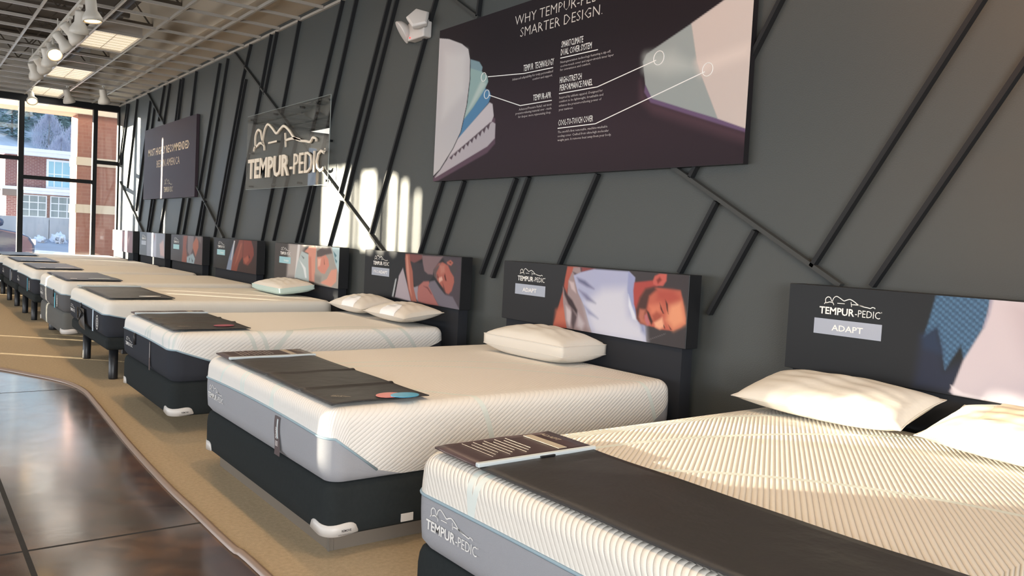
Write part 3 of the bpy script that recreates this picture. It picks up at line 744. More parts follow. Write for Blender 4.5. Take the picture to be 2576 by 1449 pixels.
zip_pull(m5, 9.88, 0.56, 0.08)
r5 = runner(9.52, 10.93, XF+0.05, -1.60, 0.678, 0.0, M_RUN_NAVY, 'navy runner across the mattress above the sunlit grey foundation')
card(-1.80, 9.68, 0.695, 0.11, 0.05, 0.0, M_GREYPIPE, 'grey oval card on the navy runner above the sunlit grey foundation')
MB(r5.location).add([(-2.09, 9.62, 0.6965), (-2.03, 9.60, 0.6965), (-2.02, 9.66, 0.6965), (-2.08, 9.68, 0.6965)], [(0, 1, 2, 3)]).done('printed_logo', M_WHITE, r5)
# --- 6, 7, 8: beds towards the window, on adjustable bases
for (y0, y1, ly, rl, ml, bl, cl) in (
    (11.69, 13.36, (-2.13, 12.04, 12.97), 'navy runner with white oval card on the third bed from the window', 'smooth white mattress with dark foot panel and cyan strap, third from the window', 'black adjustable base on two visible legs, third bed from the window', 'white oval card on the runner third from the window'),
    (13.70, 15.37, (-2.12, 14.03, 15.05), 'navy runner on the second bed from the window', 'smooth white mattress with dark foot panel, second bed from the window', 'black adjustable base on two legs, second bed from the window', 'white oval card on the runner second from the window'),
    (15.93, 17.57, (-2.10, 16.3, 17.2), 'navy runner on the bed right against the window', 'smooth white mattress right against the storefront window', 'black adjustable base of the bed right against the window', None)):
    adj_base(y0, y1, 0.255, 0.362, ly, bl)
    mm_ = mattress(y0, y1, 0.362, 0.665, 0.20, 0.19, 1.0, C_PLAIN, M_PANEL_DK, M_PIPE, ml)
    foot_logo(mm_, y1-0.12, 0.44, 0.25)
    foot_strap(mm_, y0+0.44, 0.37, 0.54, 0.05, MATS['cyan_strap'] if y0 < 12 else MATS['pale_blue_strap'], None)
    badge8(mm_, y0+0.26, 0.455, 0.045, 0.06)
    rr = runner(y0+0.13, y1-0.12, XF+0.05, -1.60, 0.671, 0.0, M_RUN_NAVY, rl)
    if cl: card(-1.80, y0+0.30, 0.688, 0.11, 0.05, 0.0, M_WHITE, cl)
    if cl: MB(rr.location).add([(-2.09, y0+.24, 0.6895), (-2.03, y0+.22, 0.6895), (-2.02, y0+.28, 0.6895), (-2.08, y0+.30, 0.6895)], [(0, 1, 2, 3)]).done('printed_logo', M_WHITE, rr)

# --- pillows
def pillow(cx, cy, z, L, D, H, rz, m, label, gusset=0.0, pinch=0.10, m2=None, tilt=0.0, sag=0.0, power=2.3, band=None, wrap=False):
    """L across the bed, D along it; edges come together in a seam, corners pulled out"""
    o = empty('pillow', (cx, cy, z), label, 'pillow', 'pillows on the beds', rz=rz)
    o.rotation_euler = (0, tilt, rz)
    n, k = 36, 24
    def P(i, j, s):
        u, v = 2*i/n-1, 2*j/k-1
        e = (1-abs(u)**power)*(1-abs(v)**power)
        h = H/2*max(0, e)**0.5
        x = D/2*v*(1-pinch*(1-u*u)*abs(v)**2*0.55); y = L/2*u*(1-pinch*(1-v*v)*abs(u)**2*0.5)
        wr = 0.004*math.sin(9*u+4*v)*e+0.003*math.sin(17*v-6*u)*e-sag*math.exp(-((u*u+v*v)/0.15))
        if s > 0: return (x, y, H/2+gusset/2+h+wr)
        return (x, y, max(0.0, H/2-gusset/2-h*(1.0 if abs(u) < 2 else 1)))
    V = [P(i, j, 1) for j in range(k+1) for i in range(n+1)]
    Fq = [(j*(n+1)+i, j*(n+1)+i+1, (j+1)*(n+1)+i+1, (j+1)*(n+1)+i) for j in range(k) for i in range(n)]
    VB = [P(i, j, -1) for j in range(k+1) for i in range(n+1)]
    rim = [(i, 0) for i in range(n)]+[(n, j) for j in range(k)]+[(i, k) for i in range(n, 0, -1)]+[(0, j) for j in range(k, 0, -1)]
    ix = lambda q: q[1]*(n+1)+q[0]
    N_ = len(V)
    top = MB(); top.add(V, Fq, True)
    low = V+VB
    if m2 is None:
        b = MB(); F2 = Fq+[tuple(N_+a for a in reversed(f)) for f in Fq]
        if gusset: F2 += [(ix(rim[a]), ix(rim[(a+1) % len(rim)]), N_+ix(rim[(a+1) % len(rim)]), N_+ix(rim[a])) for a in range(len(rim))]
        ob = b.add(low, F2, True).done('pillow_body', m, o)
    else:
        top.done('pillow_top', m, o)
        b = MB(); F2 = [tuple(N_+a for a in reversed(f)) for f in Fq]+[(ix(rim[a]), ix(rim[(a+1) % len(rim)]), N_+ix(rim[(a+1) % len(rim)]), N_+ix(rim[a])) for a in range(len(rim))]
        b.add(low, F2, True).done('pillow_underside', m2, o)
    top.bm.free() if m2 is None else None
    def patch(name, inside, mm, lift):
        q = MB(); a, b2 = 48, 36; idx = {}; V, Fp = [], []
        def uvp(i, j):
            u, v = 2*i/a-1, 2*j/b2-1; e = max(0, (1-abs(u)**power)*(1-abs(v)**power)); h = H/2*e**0.5
            return (D/2*v*(1-pinch*(1-u*u)*abs(v)**2*0.55), L/2*u*(1-pinch*(1-v*v)*abs(u)**2*0.5), H/2+gusset/2+h+lift+0.004*math.sin(9*u+4*v)*e+0.003*math.sin(17*v-6*u)*e)
        for j in range(b2):
            for i in range(a):
                if inside(2*(i+.5)/a-1, 2*(j+.5)/b2-1):
                    f = []
                    for (c, d) in ((i, j), (i+1, j), (i+1, j+1), (i, j+1)):
                        if (c, d) not in idx: idx[(c, d)] = len(V); V.append(uvp(c, d))
                        f.append(idx[(c, d)])
                    Fp.append(f)
        return q.add(V, Fp, True).done(name, mm, o)
    if band: 
        patch('paper_band', lambda u, v: -0.75 < u < 0.55 and -0.45 < v < 0.75, mat('cream_paper_band', (222, 206, 180), 0.6), 0.006)
        tq = MB(); text_into(tq, 'pillow', (-0.135, 0.02, H+0.0005), (-0.5, -0.86, 0), (0.86, -0.5, 0), 0.17, 0.035, 0.0)
        text_into(tq, 'pillowtex', (0.06, 0.20, H-0.006), (-0.25, -0.97, -0.0), (0.97, -0.25, 0.0), 0.13, 0.018, 0.0)
        tq.done('band_lettering', M_DARKTXT, o)
    if wrap: patch('plastic_window', lambda u, v: ((u+0.15)/0.36)**2+((v+1.0)/0.75)**2 < 1, mat('plastic_film', (250, 250, 252), 0.2, spec=0.6), 0.003)
    for zz in ((H/2+gusset/2, H/2-gusset/2) if gusset else (H/2,)):
        MB().tube([(P(i, j, 1)[0], P(i, j, 1)[1], zz) for i, j in rim], 0.0028, 5, True).done('seam_piping', m2 or m, o)
    return o
pillow(-0.345, 1.885, 0.640, 0.76, 0.39, 0.155, 0.03, M_PILLOW, 'plump white pillow with pointed corners on the nearest bed', tilt=-0.22)
pillow(-0.355, 1.065, 0.640, 0.74, 0.40, 0.15, 0.0, M_PILLOW, 'white pillow with paper wrap band at the right edge of the nearest bed', band=True, tilt=-0.20)
pillow(-0.345, 3.86, 0.612, 0.72, 0.37, 0.16, 0.06, M_PILLOW, 'thick white gusseted pillow lying on the second bed', gusset=0.06, pinch=0.02)
pillow(-0.345, 6.305, 0.650, 0.62, 0.36, 0.15, 0.02, M_PILLOW, 'plastic wrapped white pillow, farther of two on the third bed', wrap=True, tilt=-0.12)
pillow(-0.345, 5.61, 0.650, 0.66, 0.36, 0.14, 0.0, M_PILLOW, 'plastic wrapped white pillow, nearer of two on the third bed', wrap=True, tilt=-0.12)
pillow(-0.355, 8.12, 0.692, 0.80, 0.36, 0.10, 0.0, M_PILLOW2, 'knitted white pillow with mint underside on the fourth bed', power=3.5, gusset=0.04, pinch=0.01, tilt=-0.12, m2=mat('mint_pillow_cloth', (198, 218, 212), 0.9))

# ================================================================== HEADBOARDS with printed pictures
def headboard(y1, y0, base, layers, crop, label, badge=None, badge_m=None, res=0.008, z0=0.778, z1=1.181, text_m=None, edge=M_BLACK, tone=(1.12, 0.86)):
    """y1 far (left) edge, y0 near (right) edge"""
    h = empty('headboard', (-0.045, 0.5*(y0+y1), 0.0), label, 'headboard', 'picture headboards along the wall')
    L = h.location
    MB(L).box((-0.147, y0, z0), (-0.045, y1, z1)).done('picture_box', edge, h, bevel=0.002, seg=1)
    MB(L).box((-0.130, y0+0.035, 0.0), (-0.045, y1-0.035, z0)).done('lower_board', mat('dark_headboard_cloth', (44, 46, 51), 0.8, spec=0.2), h)
    pp = printed_panel('printed_picture', -0.1485, y1-0.002, y0+0.002, z0+0.003, z1-0.003, base, layers, crop, res, M_PRINT, h, L, tone)
    yl = y1-0.165
    logo('printed_logo', (-0.1492, yl, 1.054), RGT, UP, 0.294, text_m or M_WHITE, h, off=L)
    if badge_m:
        bd = MB(L).box((-0.1497, yl+0.022-0.325, 0.960), (-0.1487, yl+0.022, 1.031)).done('name_badge', badge_m, h)
        if badge:
            tm = MB(L)
            for body, a, w, bo in badge: text_into(tm, body, (-0.1503, yl-a, 0.981), RGT, UP, w, 0.026, bo)
            tm.done('badge_lettering', M_WHITE, bd)
    return h
K1 = (1820, 660, 2.587)
headboard(2.277, 0.612, (50, 52, 55), [
 ([(1240, 800), (1290, 480), (1420, 540), (1440, 700), (1570, 640), (1500, 830), (1480, 850)], (54, 60, 80), 0.03),
 ([(1388, 200), (1745, 222), (1705, 400), (1620, 560), (1565, 640), (1545, 540), (1440, 700), (1420, 560), (1390, 430), (1300, 490), (1340, 370)], (84, 124, 160), 0.006, 'knit'),
 ([(1290, 480), (1390, 420), (1425, 600), (1300, 560)], (52, 66, 92), 0.02),
 ([(1742, 222), (2700, 300), (2700, 1090), (1490, 860), (1470, 840), (1500, 790), (1560, 640), (1690, 430), (1722, 330)], (206, 197, 206), 0.006),
 ([(1742, 222), (1760, 224), (1735, 340), (1700, 430), (1690, 425), (1722, 330)], (170, 165, 185), 0.006),
 ([(1900, 300), (2700, 360), (2700, 700), (2000, 600)], (190, 178, 186), 0.08),
 ([(1500, 860), (1480, 800), (1560, 850), (1700, 880), (1690, 900)], (226, 220, 226), 0.006)],
 K1, 'dark headboard printed with blue knit blanket and white sleeve, nearest at the right', [('ADAPT', 0.068, 0.15, 0.012)], M_GREYPL, 0.0055)
K2 = (1250, 640, 4.954)
SK = (196, 84, 66)
headboard(4.572, 2.895, (50, 50, 53), [
 ([(1650, 200), (2400, 250), (2400, 1230), (1860, 1130), (1840, 880), (1740, 800)], (76, 70, 72), 0.006),
 ([(880, 150), (1010, 150), (960, 230), (880, 430), (870, 960), (690, 920), (830, 430), (850, 300)], (186, 92, 72), 0.006),
 ([(740, 700), (850, 640), (870, 860), (720, 860)], (206, 112, 82), 0.03),
 ([(1000, 150), (1230, 180), (1050, 222), (1030, 200)], (150, 76, 76), 0.006),
 ([(955, 160), (1040, 160), (1048, 225), (960, 265), (1012, 480), (1092, 650), (1150, 880), (1200, 1030), (880, 970), (850, 800), (825, 600), (822, 400), (880, 520), (890, 330), (940, 215)], (166, 146, 148), 0.005),
 ([(945, 215), (1020, 250), (1048, 225), (1040, 160), (1060, 175), (1050, 240), (985, 275)], (84, 74, 84), 0.008),
 ([(825, 380), (880, 500), (940, 570), (1000, 690), (1010, 770), (960, 700), (890, 620), (840, 500)], (72, 56, 60), 0.01),
 ([(860, 640), (940, 720), (905, 900), (870, 820)], (206, 192, 196), 0.014),
 ([(930, 660), (1000, 780), (950, 940), (925, 860)], (98, 82, 86), 0.014),
 ([(1010, 740), (1090, 860), (1060, 960), (1000, 900)], (196, 184, 190), 0.02),
 ([(900, 330), (960, 350), (985, 480), (930, 430)], (206, 186, 190), 0.01),
 ([(955, 262), (1048, 222), (1210, 183), (1650, 213), (1722, 290), (1702, 450), (1712, 620), (1752, 832), (1842, 880), (1866, 1140), (1200, 1030), (1150, 880), (1090, 650), (1010, 480)], (178, 182, 214), 0.005),
 ([(1100, 600), (1320, 430), (1600, 420), (1640, 760), (1830, 900), (1850, 1120), (1210, 1010), (1160, 860)], (212, 213, 228), 0.05),
 ([(1000, 290), (1100, 330), (1210, 430), (1120, 400), (1020, 340)], (112, 114, 150), 0.014),
 ([(1020, 440), (1120, 500), (1230, 610), (1120, 570)], (132, 132, 166), 0.016),
 ([(1090, 640), (1200, 740), (1260, 800), (1140, 740)], (150, 154, 190), 0.016),
 ([(1640, 214), (1722, 290), (1702, 450), (1712, 620), (1752, 832), (1700, 790), (1650, 640), (1625, 430)], (156, 164, 206), 0.008),
 ([(1640, 500), (1680, 640), (1740, 800), (1752, 832), (1690, 800), (1640, 640)], (222, 226, 240), 0.008),
 ([(1780, 850), (1842, 880), (1850, 1000), (1800, 960)], (150, 158, 196), 0.02),
 ([(1712, 350), (1960, 325), (2000, 400), (1860, 430), (1780, 540), (1738, 700), (1708, 620), (1700, 450)], (186, 74, 64), 0.008),
 ([(1850, 430), (1990, 415), (2120, 425), (2290, 440), (2325, 600), (2352, 800), (2352, 862), (2290, 912), (2190, 952), (2060, 936), (2010, 930), (1960, 905), (1900, 892), (1790, 862), (1742, 800), (1738, 690), (1780, 550)], (204, 104, 78), 0.006),
 ([(2160, 620), (2300, 580), (2345, 800), (2345, 860), (2200, 935), (2110, 820)], (240, 160, 116), 0.03),
 ([(1990, 440), (2200, 440), (2290, 560), (2160, 620), (2000, 560)], (190, 84, 66), 0.03),
 ([(1900, 640), (2030, 620), (2050, 760), (1930, 800)], (226, 130, 96), 0.025),
 ([(1850, 425), (1960, 400), (1990, 440), (1900, 520), (1870, 660), (1850, 760), (1810, 830), (1850, 880), (1790, 862), (1740, 800), (1732, 690), (1780, 540)], (92, 60, 54), 0.014),
 ([(1780, 680), (1850, 690), (1830, 800), (1870, 880), (1790, 850), (1765, 780)], (196, 116, 92), 0.012),
 ([(1840, 760), (1868, 736), (1905, 860), (1880, 890), (1845, 830)], (196, 116, 122), 0.006),
 ([(1860, 690), (1895, 720), (1945, 835), (1925, 880), (1890, 800)], (74, 48, 44), 0.007),
 ([(1930, 760), (1990, 710), (2060, 750), (2020, 850), (1950, 840)], (182, 90, 66), 0.016),
 ([(1960, 850), (2060, 790), (2085, 900), (2030, 932), (1975, 905)], (246, 178, 140), 0.012),
 ([(2030, 600), (2062, 690), (2082, 738), (2068, 736), (2040, 680)], (84, 44, 40), 0.004),
 ([(2100, 565), (2128, 620), (2135, 742), (2118, 690)], (66, 38, 36), 0.005),
 ([(2078, 870), (2098, 918), (2090, 930), (2076, 900)], (84, 44, 40), 0.003),
 ([(2138, 880), (2178, 938), (2160, 935)], (66, 38, 36), 0.004),
 ([(1985, 400), (2080, 385), (2130, 250), (2400, 250), (2385, 470), (2340, 620), (2300, 450), (2140, 425)], (74, 66, 68), 0.016),
 ([(1945, 330), (1968, 270), (2030, 240), (2118, 245), (2112, 330), (2070, 392), (1990, 392), (1950, 370)], (208, 98, 84), 0.006),
 ([(1990, 320), (2030, 280), (2056, 320), (2006, 368)], (146, 58, 50), 0.008),
 ([(1870, 1068), (2100, 985), (2105, 990), (1872, 1074)], (120, 112, 114), 0.003)],
 K2, 'headboard printed with sleeping person in pale blue shirt, behind thick white pillow', [('ADAPT', 0.062, 0.15, 0.012)], M_GREYPL, 0.0055)
K3 = (900, 620, 8.05)
headboard(6.702, 5.115, (58, 62, 68), [
 ([(1700, 190), (2110, 220), (2080, 1320), (1640, 1200), (1800, 900), (1950, 700)], (98, 88, 98), 0.02),
 ([(915, 435), (1000, 780), (1075, 1110), (740, 1020), (830, 600)], (192, 182, 192), 0.006),
 ([(790, 645), (760, 660), (690, 1010), (722, 1020)], (196, 202, 206), 0.004), ([(800, 645), (832, 600), (752, 1020), (722, 1020)], (38, 32, 38), 0.004),
 ([(1040, 150), (1310, 170), (1300, 250), (1140, 340), (1060, 300)], (150, 96, 96), 0.01),
 ([(1070, 300), (1140, 330), (1320, 330), (1360, 520), (1420, 560), (1540, 580), (1440, 720), (1300, 720), (1210, 840), (1140, 760), (1100, 500)], (80, 76, 84), 0.01),
 ([(1300, 180), (1730, 205), (1620, 350), (1535, 480), (1520, 572), (1420, 560), (1350, 500), (1320, 350)], (150, 126, 132), 0.008),
 ([(970, 150), (1050, 155), (1062, 300), (1110, 500), (1130, 800), (1195, 1120), (1080, 1100), (1020, 850), (975, 500), (958, 250)], (188, 118, 102), 0.008),
 ([(980, 180), (1010, 180), (1040, 500), (1060, 800), (1090, 1000), (1040, 850), (990, 500)], (222, 160, 142), 0.014),
 ([(1130, 830), (1220, 800), (1215, 1110), (1180, 1050)], (170, 164, 176), 0.006),
 ([(1230, 800), (1330, 710), (1440, 705), (1480, 850), (1550, 1030), (1640, 1200), (1400, 1170), (1220, 1110), (1205, 950)], (190, 124, 120), 0.008),
 ([(1330, 800), (1420, 830), (1500, 970), (1480, 960), (1410, 850)], (120, 70, 72), 0.008),
 ([(1460, 710), (1560, 690), (1650, 830), (1770, 980), (1920, 1020), (2080, 1320), (1640, 1200), (1540, 1010), (1430, 800)], (136, 130, 144), 0.008),
 ([(1640, 340), (1720, 320), (1830, 390), (1880, 510), (1945, 620), (1952, 720), (1900, 900), (1840, 965), (1780, 940), (1740, 860), (1620, 700), (1560, 600), (1540, 500), (1580, 420)], (194, 116, 102), 0.008),
 ([(1530, 480), (1600, 400), (1690, 330), (1640, 430), (1590, 540), (1610, 680), (1550, 600)], (118, 104, 106), 0.012),
 ([(1660, 380), (1760, 380), (1760, 520), (1680, 560)], (206, 140, 126), 0.02),
 ([(1640, 640), (1700, 610), (1720, 680), (1650, 730)], (236, 188, 172), 0.008), ([(1765, 540), (1800, 700), (1770, 690), (1750, 600)], (110, 56, 52), 0.006),
 ([(1610, 540), (1640, 640), (1615, 640)], (120, 60, 58), 0.006), ([(1720, 740), (1760, 860), (1780, 940), (1740, 900)], (120, 76, 76), 0.01),
 ([(1890, 390), (1940, 330), (2020, 420), (1970, 570), (1890, 500), (1870, 430)], (98, 90, 94), 0.012),
 ([(1800, 320), (1880, 275), (1935, 330), (1890, 390), (1820, 360)], (200, 122, 106), 0.006), ([(1840, 320), (1890, 310), (1890, 350)], (120, 60, 54), 0.006)],
 K3, 'headboard printed with sleeping person hugging pillow, behind two plastic wrapped pillows', [('PRO', 0.02, 0.09, -0.01), ('ADAPT', 0.115, 0.155, 0.012)], M_GREYPL, 0.007, tone=(1.2, 0.75))
K4 = (520, 590, 7.1556)
headboard(8.922, 7.243, (86, 81, 80), [
 ([(1480, 140), (1800, 150), (1640, 520), (1590, 780), (1440, 770)], (186, 178, 174), 0.05),
 ([(1640, 170), (1685, 175), (1615, 780), (1580, 780)], (226, 224, 224), 0.006),
 ([(1960, 190), (2400, 220), (2370, 1010), (1930, 860), (1940, 420)], (176, 172, 166), 0.01),
 ([(2250, 220), (2400, 230), (2380, 720), (2310, 520)], (186, 214, 222), 0.01),
 ([(2280, 300), (2340, 380), (2310, 420)], (90, 140, 152), 0.008), ([(2300, 420), (2350, 480), (2330, 520)], (90, 140, 152), 0.008),
 ([(1710, 300), (1840, 360), (1840, 860), (1580, 770), (1640, 480)], (188, 204, 206), 0.008),
 ([(1670, 460), (1780, 600), (1800, 780), (1770, 780), (1740, 620)], (232, 238, 240), 0.008), ([(1700, 370), (1760, 420), (1740, 440)], (120, 130, 134), 0.006),
 ([(1760, 305), (1850, 215), (1930, 200), (1975, 260), (1955, 450), (1945, 860), (1840, 830), (1830, 500), (1832, 340)], (226, 160, 140), 0.008),
 ([(1840, 400), (1880, 400), (1890, 830), (1850, 820)], (206, 136, 118), 0.02),
 ([(1980, 300), (2080, 225), (2230, 240), (2260, 340), (2150, 365), (2060, 405), (1985, 405)], (112, 102, 102), 0.01),
 ([(1990, 410), (2060, 400), (2140, 368), (2190, 450), (2205, 560), (2125, 710), (2060, 695), (1995, 620)], (222, 150, 132), 0.008),
 ([(2000, 440), (2060, 430), (2040, 560), (2000, 580)], (238, 190, 172), 0.012), ([(2110, 420), (2125, 540), (2112, 540)], (130, 84, 74), 0.006),
 ([(2030, 870), (2160, 800), (2240, 640), (2345, 620), (2330, 850), (2240, 940)], (230, 166, 146), 0.008),
 ([(1940, 720), (2060, 760), (2050, 880), (1940, 860)], (150, 148, 144), 0.03)],
 K4, 'headboard printed with sleeping person with raised bare arm, behind the knitted pillow', [('breeze', 0.12, 0.13, 0.0)], M_CYANPL, 0.008)
headboard(11.14, 9.503, (54, 52, 56), [
 ([(500, 80), (920, 90), (910, 760), (420, 680)], (84, 60, 58), 0.02),
 ([(400, 420), (470, 180), (508, 115), (445, 680), (350, 640)], (150, 166, 192), 0.01), ([(490, 110), (512, 110), (445, 460), (430, 460)], (220, 222, 226), 0.005),
 ([(590, 90), (655, 90), (645, 400), (575, 520), (532, 690), (430, 660), (470, 420)], (162, 90, 72), 0.012), ([(610, 160), (640, 160), (560, 440), (500, 560)], (190, 116, 94), 0.016),
 ([(660, 90), (800, 100), (842, 250), (848, 370), (800, 485), (740, 555), (660, 525), (650, 420)], (160, 82, 66), 0.012),
 ([(660, 440), (740, 380), (760, 460), (700, 530)], (196, 112, 88), 0.014), ([(755, 360), (780, 420), (765, 430)], (60, 36, 34), 0.006)],
 K4, 'headboard printed with dim reddish sleeping face, fourth from the window', [('breeze', 0.12, 0.13, 0.0)], M_CYANPL, 0.012, tone=(1.25, 0.75))
K6 = (270, 570, 9.908)
headboard(13.30, 11.66, (86, 82, 88), [
 ([(1860, 220), (2380, 230), (2360, 1000), (1850, 900)], (112, 92, 94), 0.02),
 ([(1900, 220), (2000, 220), (1960, 500), (1990, 780), (1950, 920), (1850, 900), (1880, 600)], (166, 98, 78), 0.016),
 ([(2010, 220), (2160, 225), (2130, 540), (2060, 745), (2000, 620)], (150, 140, 146), 0.014),
 ([(2130, 430), (2220, 250), (2270, 360), (2270, 520), (2200, 750), (2130, 540)], (192, 120, 90), 0.014), ([(2180, 230), (2340, 240), (2330, 420), (2270, 330)], (140, 126, 124), 0.02),
 ([(1980, 760), (2130, 670), (2185, 800), (2150, 960), (1980, 920)], (166, 190, 202), 0.012), ([(2040, 790), (2060, 780), (2030, 900)], (60, 66, 76), 0.01), ([(2100, 780), (2130, 860), (2110, 900)], (60, 66, 76), 0.01)],
 K6, 'headboard printed with reddish arms around a grey sleeve, third from the window', None, M_CYANPL, 0.012, tone=(1.2, 0.75))
headboard(15.36, 13.67, (104, 112, 124), [  # pale bluish base: a reflection painted into the print
 ([(990, 120), (1440, 150), (1420, 860), (980, 780)], (150, 158, 176), 0.03), ([(1150, 180), (1220, 180), (1210, 780), (1140, 760)], (190, 198, 222), 0.05),
 ([(1300, 440), (1400, 330), (1420, 760), (1320, 720)], (206, 182, 186), 0.03), ([(1150, 200), (1190, 200), (1180, 380)], (186, 150, 154), 0.03)],
 K6, 'headboard with picture paled by a painted-in reflection, second from the window', None, M_GREYPL, 0.014)
headboard(17.62, 15.88, (96, 90, 94), [
 ([(355, 100), (630, 120), (630, 760), (355, 700)], (150, 104, 112), 0.04), ([(500, 330), (560, 250), (530, 450)], (196, 160, 156), 0.04), ([(360, 500), (460, 620), (440, 700), (355, 680)], (132, 112, 124), 0.05)],
 K6, 'headboard right against the storefront window, partly sunlit', None, M_GREYPL, 0.014)

# ================================================================== WALL SIGNS
def wtext(mb, body, crop, bl, br, tl, x, bold=0.0, res=1, sy=1.0):
    """letters on the wall plane x whose base line runs from crop pixel bl to br, capital height given by tl"""
    cx, cy, s = crop
    a, b, t_ = (onx(cx+p[0]/s, cy+p[1]/s, x) for p in (bl, br, tl))
    h = (t_[2]-a[2]) if not isinstance(tl, float) else tl
    z = 0.5*(a[2]+b[2])
    text_into(mb, body, (x, a[1], z), RGT, UP, a[1]-b[1], abs(h)*sy, bold, res)
S6 = (1080, 0, 3.019)
sg = empty('wall_sign', (-0.02, 4.2, 2.385), 'large dark purple sign with cut-away mattress picture and white lettering', 'wall sign')
L = sg.location
MB(L).box((-0.050, 2.668, 1.778), (-0.012, 5.738, 2.998)).done('sign_board', mat('black_sign_edge', (26, 24, 28), 0.5), sg)
printed_panel('printed_picture', -0.0512, 5.737, 2.669, 1.779, 2.997, (40, 31, 37), [
 ([(0, 700), (2440, 500), (2440, 1300), (0, 1400)], (60, 45, 54), 0.35),  # lower part lightened: reflected light painted into the print
 ([(1600, 620), (1650, 760), (2420, 1010), (2420, 1090), (1700, 860), (1600, 760)], (88, 62, 72), 0.04),
 ([(440, 1160), (500, 1090), (500, 900), (470, 880), (430, 1100), (20, 1345), (20, 1385), (70, 1370)], (104, 78, 94), 0.008),
 ([(480, 925), (502, 940), (497, 1050), (440, 1112), (40, 1352), (150, 1190), (330, 1050)], (190, 180, 186), 0.004),
 ([(458, 778), (480, 790), (489, 880), (472, 925), (330, 1050), (150, 1190), (60, 1320), (40, 1345), (130, 1220), (215, 1050), (350, 900)], (208, 198, 202), 0.004),
 ] + [([(152+31*k, 1200-27*k), (186+31*k, 1168-27*k), (170+31*k, 1212-25*k)], (96, 78, 88), 0.004) for k in range(10)] + [
 ([(420, 672), (455, 685), (468, 725), (450, 780), (350, 900), (212, 1060), (250, 920), (330, 820)], (82, 140, 182), 0.004),
 ([(312, 450), (380, 470), (404, 510), (396, 555), (312, 525)], (132, 162, 172), 0.004),
 ([(312, 518), (400, 545), (440, 575), (447, 620), (420, 680), (330, 820), (245, 930), (290, 780)], (152, 182, 180), 0.004),
 ([(400, 600), (430, 640), (330, 800), (270, 880)], (190, 206, 200), 0.02),
 ([(60, 290), (150, 295), (250, 330), (300, 370), (314, 450), (312, 600), (287, 800), (242, 1000), (182, 1130), (84, 1290), (20, 1360), (20, 1150)], (38, 34, 40), 0.003),
 ([(60, 290), (150, 297), (248, 334), (296, 373), (309, 450), (307, 600), (282, 800), (237, 1000), (177, 1128), (79, 1286), (20, 1345), (20, 1150)], (200, 195, 197), 0.003),
 ([(120, 400), (280, 400), (270, 700), (100, 900)], (212, 208, 208), 0.06),
 ([(1640, 640), (1692, 742), (2192, 898), (2420, 975), (2420, 1010), (2170, 932), (1680, 778), (1632, 700)], (116, 90, 126), 0.006),
 ([(1622, 470), (1650, 410), (1992, 178), (2032, 460), (2062, 560), (2192, 902), (1960, 832), (1690, 747), (1640, 640)], (164, 172, 170), 0.004),
 ([(1640, 430), (1850, 400), (2040, 520), (1800, 560), (1640, 520)], (190, 196, 192), 0.06),
 ([(1990, 178), (2240, 0), (2700, -330), (2700, 1080), (2420, 982), (2190, 902), (2060, 560), (2030, 460)], (216, 200, 192), 0.004),
 ([(2030, 470), (2420, 340), (2420, 420), (2060, 560)], (232, 214, 204), 0.05)], S6, 0.0062, M_SIGNPRINT, sg, L, (1.05, 0.86))
tm = MB(L); X = -0.0522
wtext(tm, 'SMARTER DESIGN.', S6, (690, 283), (1314, 107), (682, 215), X, -0.012)
a_, b_ = onx(1080+690/3.019, 283/3.019, X), onx(1080+1314/3.019, 107/3.019, X)
wid = (a_[1]-b_[1]); nat = lambda q: float(np.ptp(glyphs(q, -0.012, 1)[0][:, 0]))
w2 = wid*nat('WHY TEMPUR-PEDIC?')/nat('SMARTER DESIGN.')
l2 = onx(1080+650/3.019, 190/3.019, X); hh = onx(1080+682/3.019, 215/3.019, X)[2]-a_[2]
text_into(tm, 'WHY TEMPUR-PEDIC?', (X, l2[1], 0.5*(a_[2]+b_[2])+hh*1.42), RGT, UP, w2, abs(hh), -0.012, 1)
tm.done('sign_heading', mat('pale_print', (214, 206, 198), 0.6), sg)
tm = MB(L)
for body, bl, br, tl in (('SMARTCLIMATE', (1003, 362), (1168, 319), (1003, 316)), ('DUAL COVER SYSTEM', (998, 422), (1232, 366), (1000, 376)),
  ('TEMPUR  TECHNOLOGY', (714, 542), (945, 490), (714, 496)), ('TEMPUR-APR', (787, 768), (924, 738), (789, 724)),
  ('HIGH-STRETCH', (990, 632), (1156, 600), (992, 588)), ('PERFORMANCE PANEL', (990, 690), (1238, 646), (990, 645)), ('COOL-TO-TOUCH COVER', (978, 955), (1242, 921), (978, 912))):
    wtext(tm, body, S6, bl, br, tl, X, 0.006)
tm.done('sign_subheadings', M_WHITE, sg)
tm = MB(L)
for body, bl, br in (('Next-generation technology featuring a zip-off,', (995, 483), (1378, 395)), ('cool-to-touch cover and super-stretch inner layer', (995, 513), (1400, 422)), ('for convenience and comfort.', (993, 541), (1224, 489)),
  ('Advanced adaptability for truly personalized', (630, 613), (938, 548)), ('comfort and support.', (783, 609), (935, 579)),
  ('Advanced Pressure Relief, our most', (680, 840), (928, 800)), ('pressure-relieving material ever - made', (655, 870), (928, 830)), ('for deeper, more rejuvenating sleep.', (675, 896), (924, 860)),
  ('Inspired by athletic apparel. Designed for', (987, 750), (1316, 695)), ('comfort to be lightweight, breathable and', (985, 780), (1320, 726)), ('enhance the pressure-relieving power of', (983, 811), (1306, 760)), ('your mattress.', (983, 842), (1092, 826)),
  ("The world's first removable, machine-washable", (975, 1012), (1352, 968)), ('cooling cover. Crafted from ultra-high molecular', (974, 1043), (1362, 998)), ('weight yarn. It removes heat away from your body.', (973, 1074), (1382, 1028))):
    wtext(tm, body, S6, bl, br, (bl[0], bl[1]-17), X, 0.0)
tm.done('sign_small_print', mat('grey_print', (196, 188, 186), 0.6), sg)
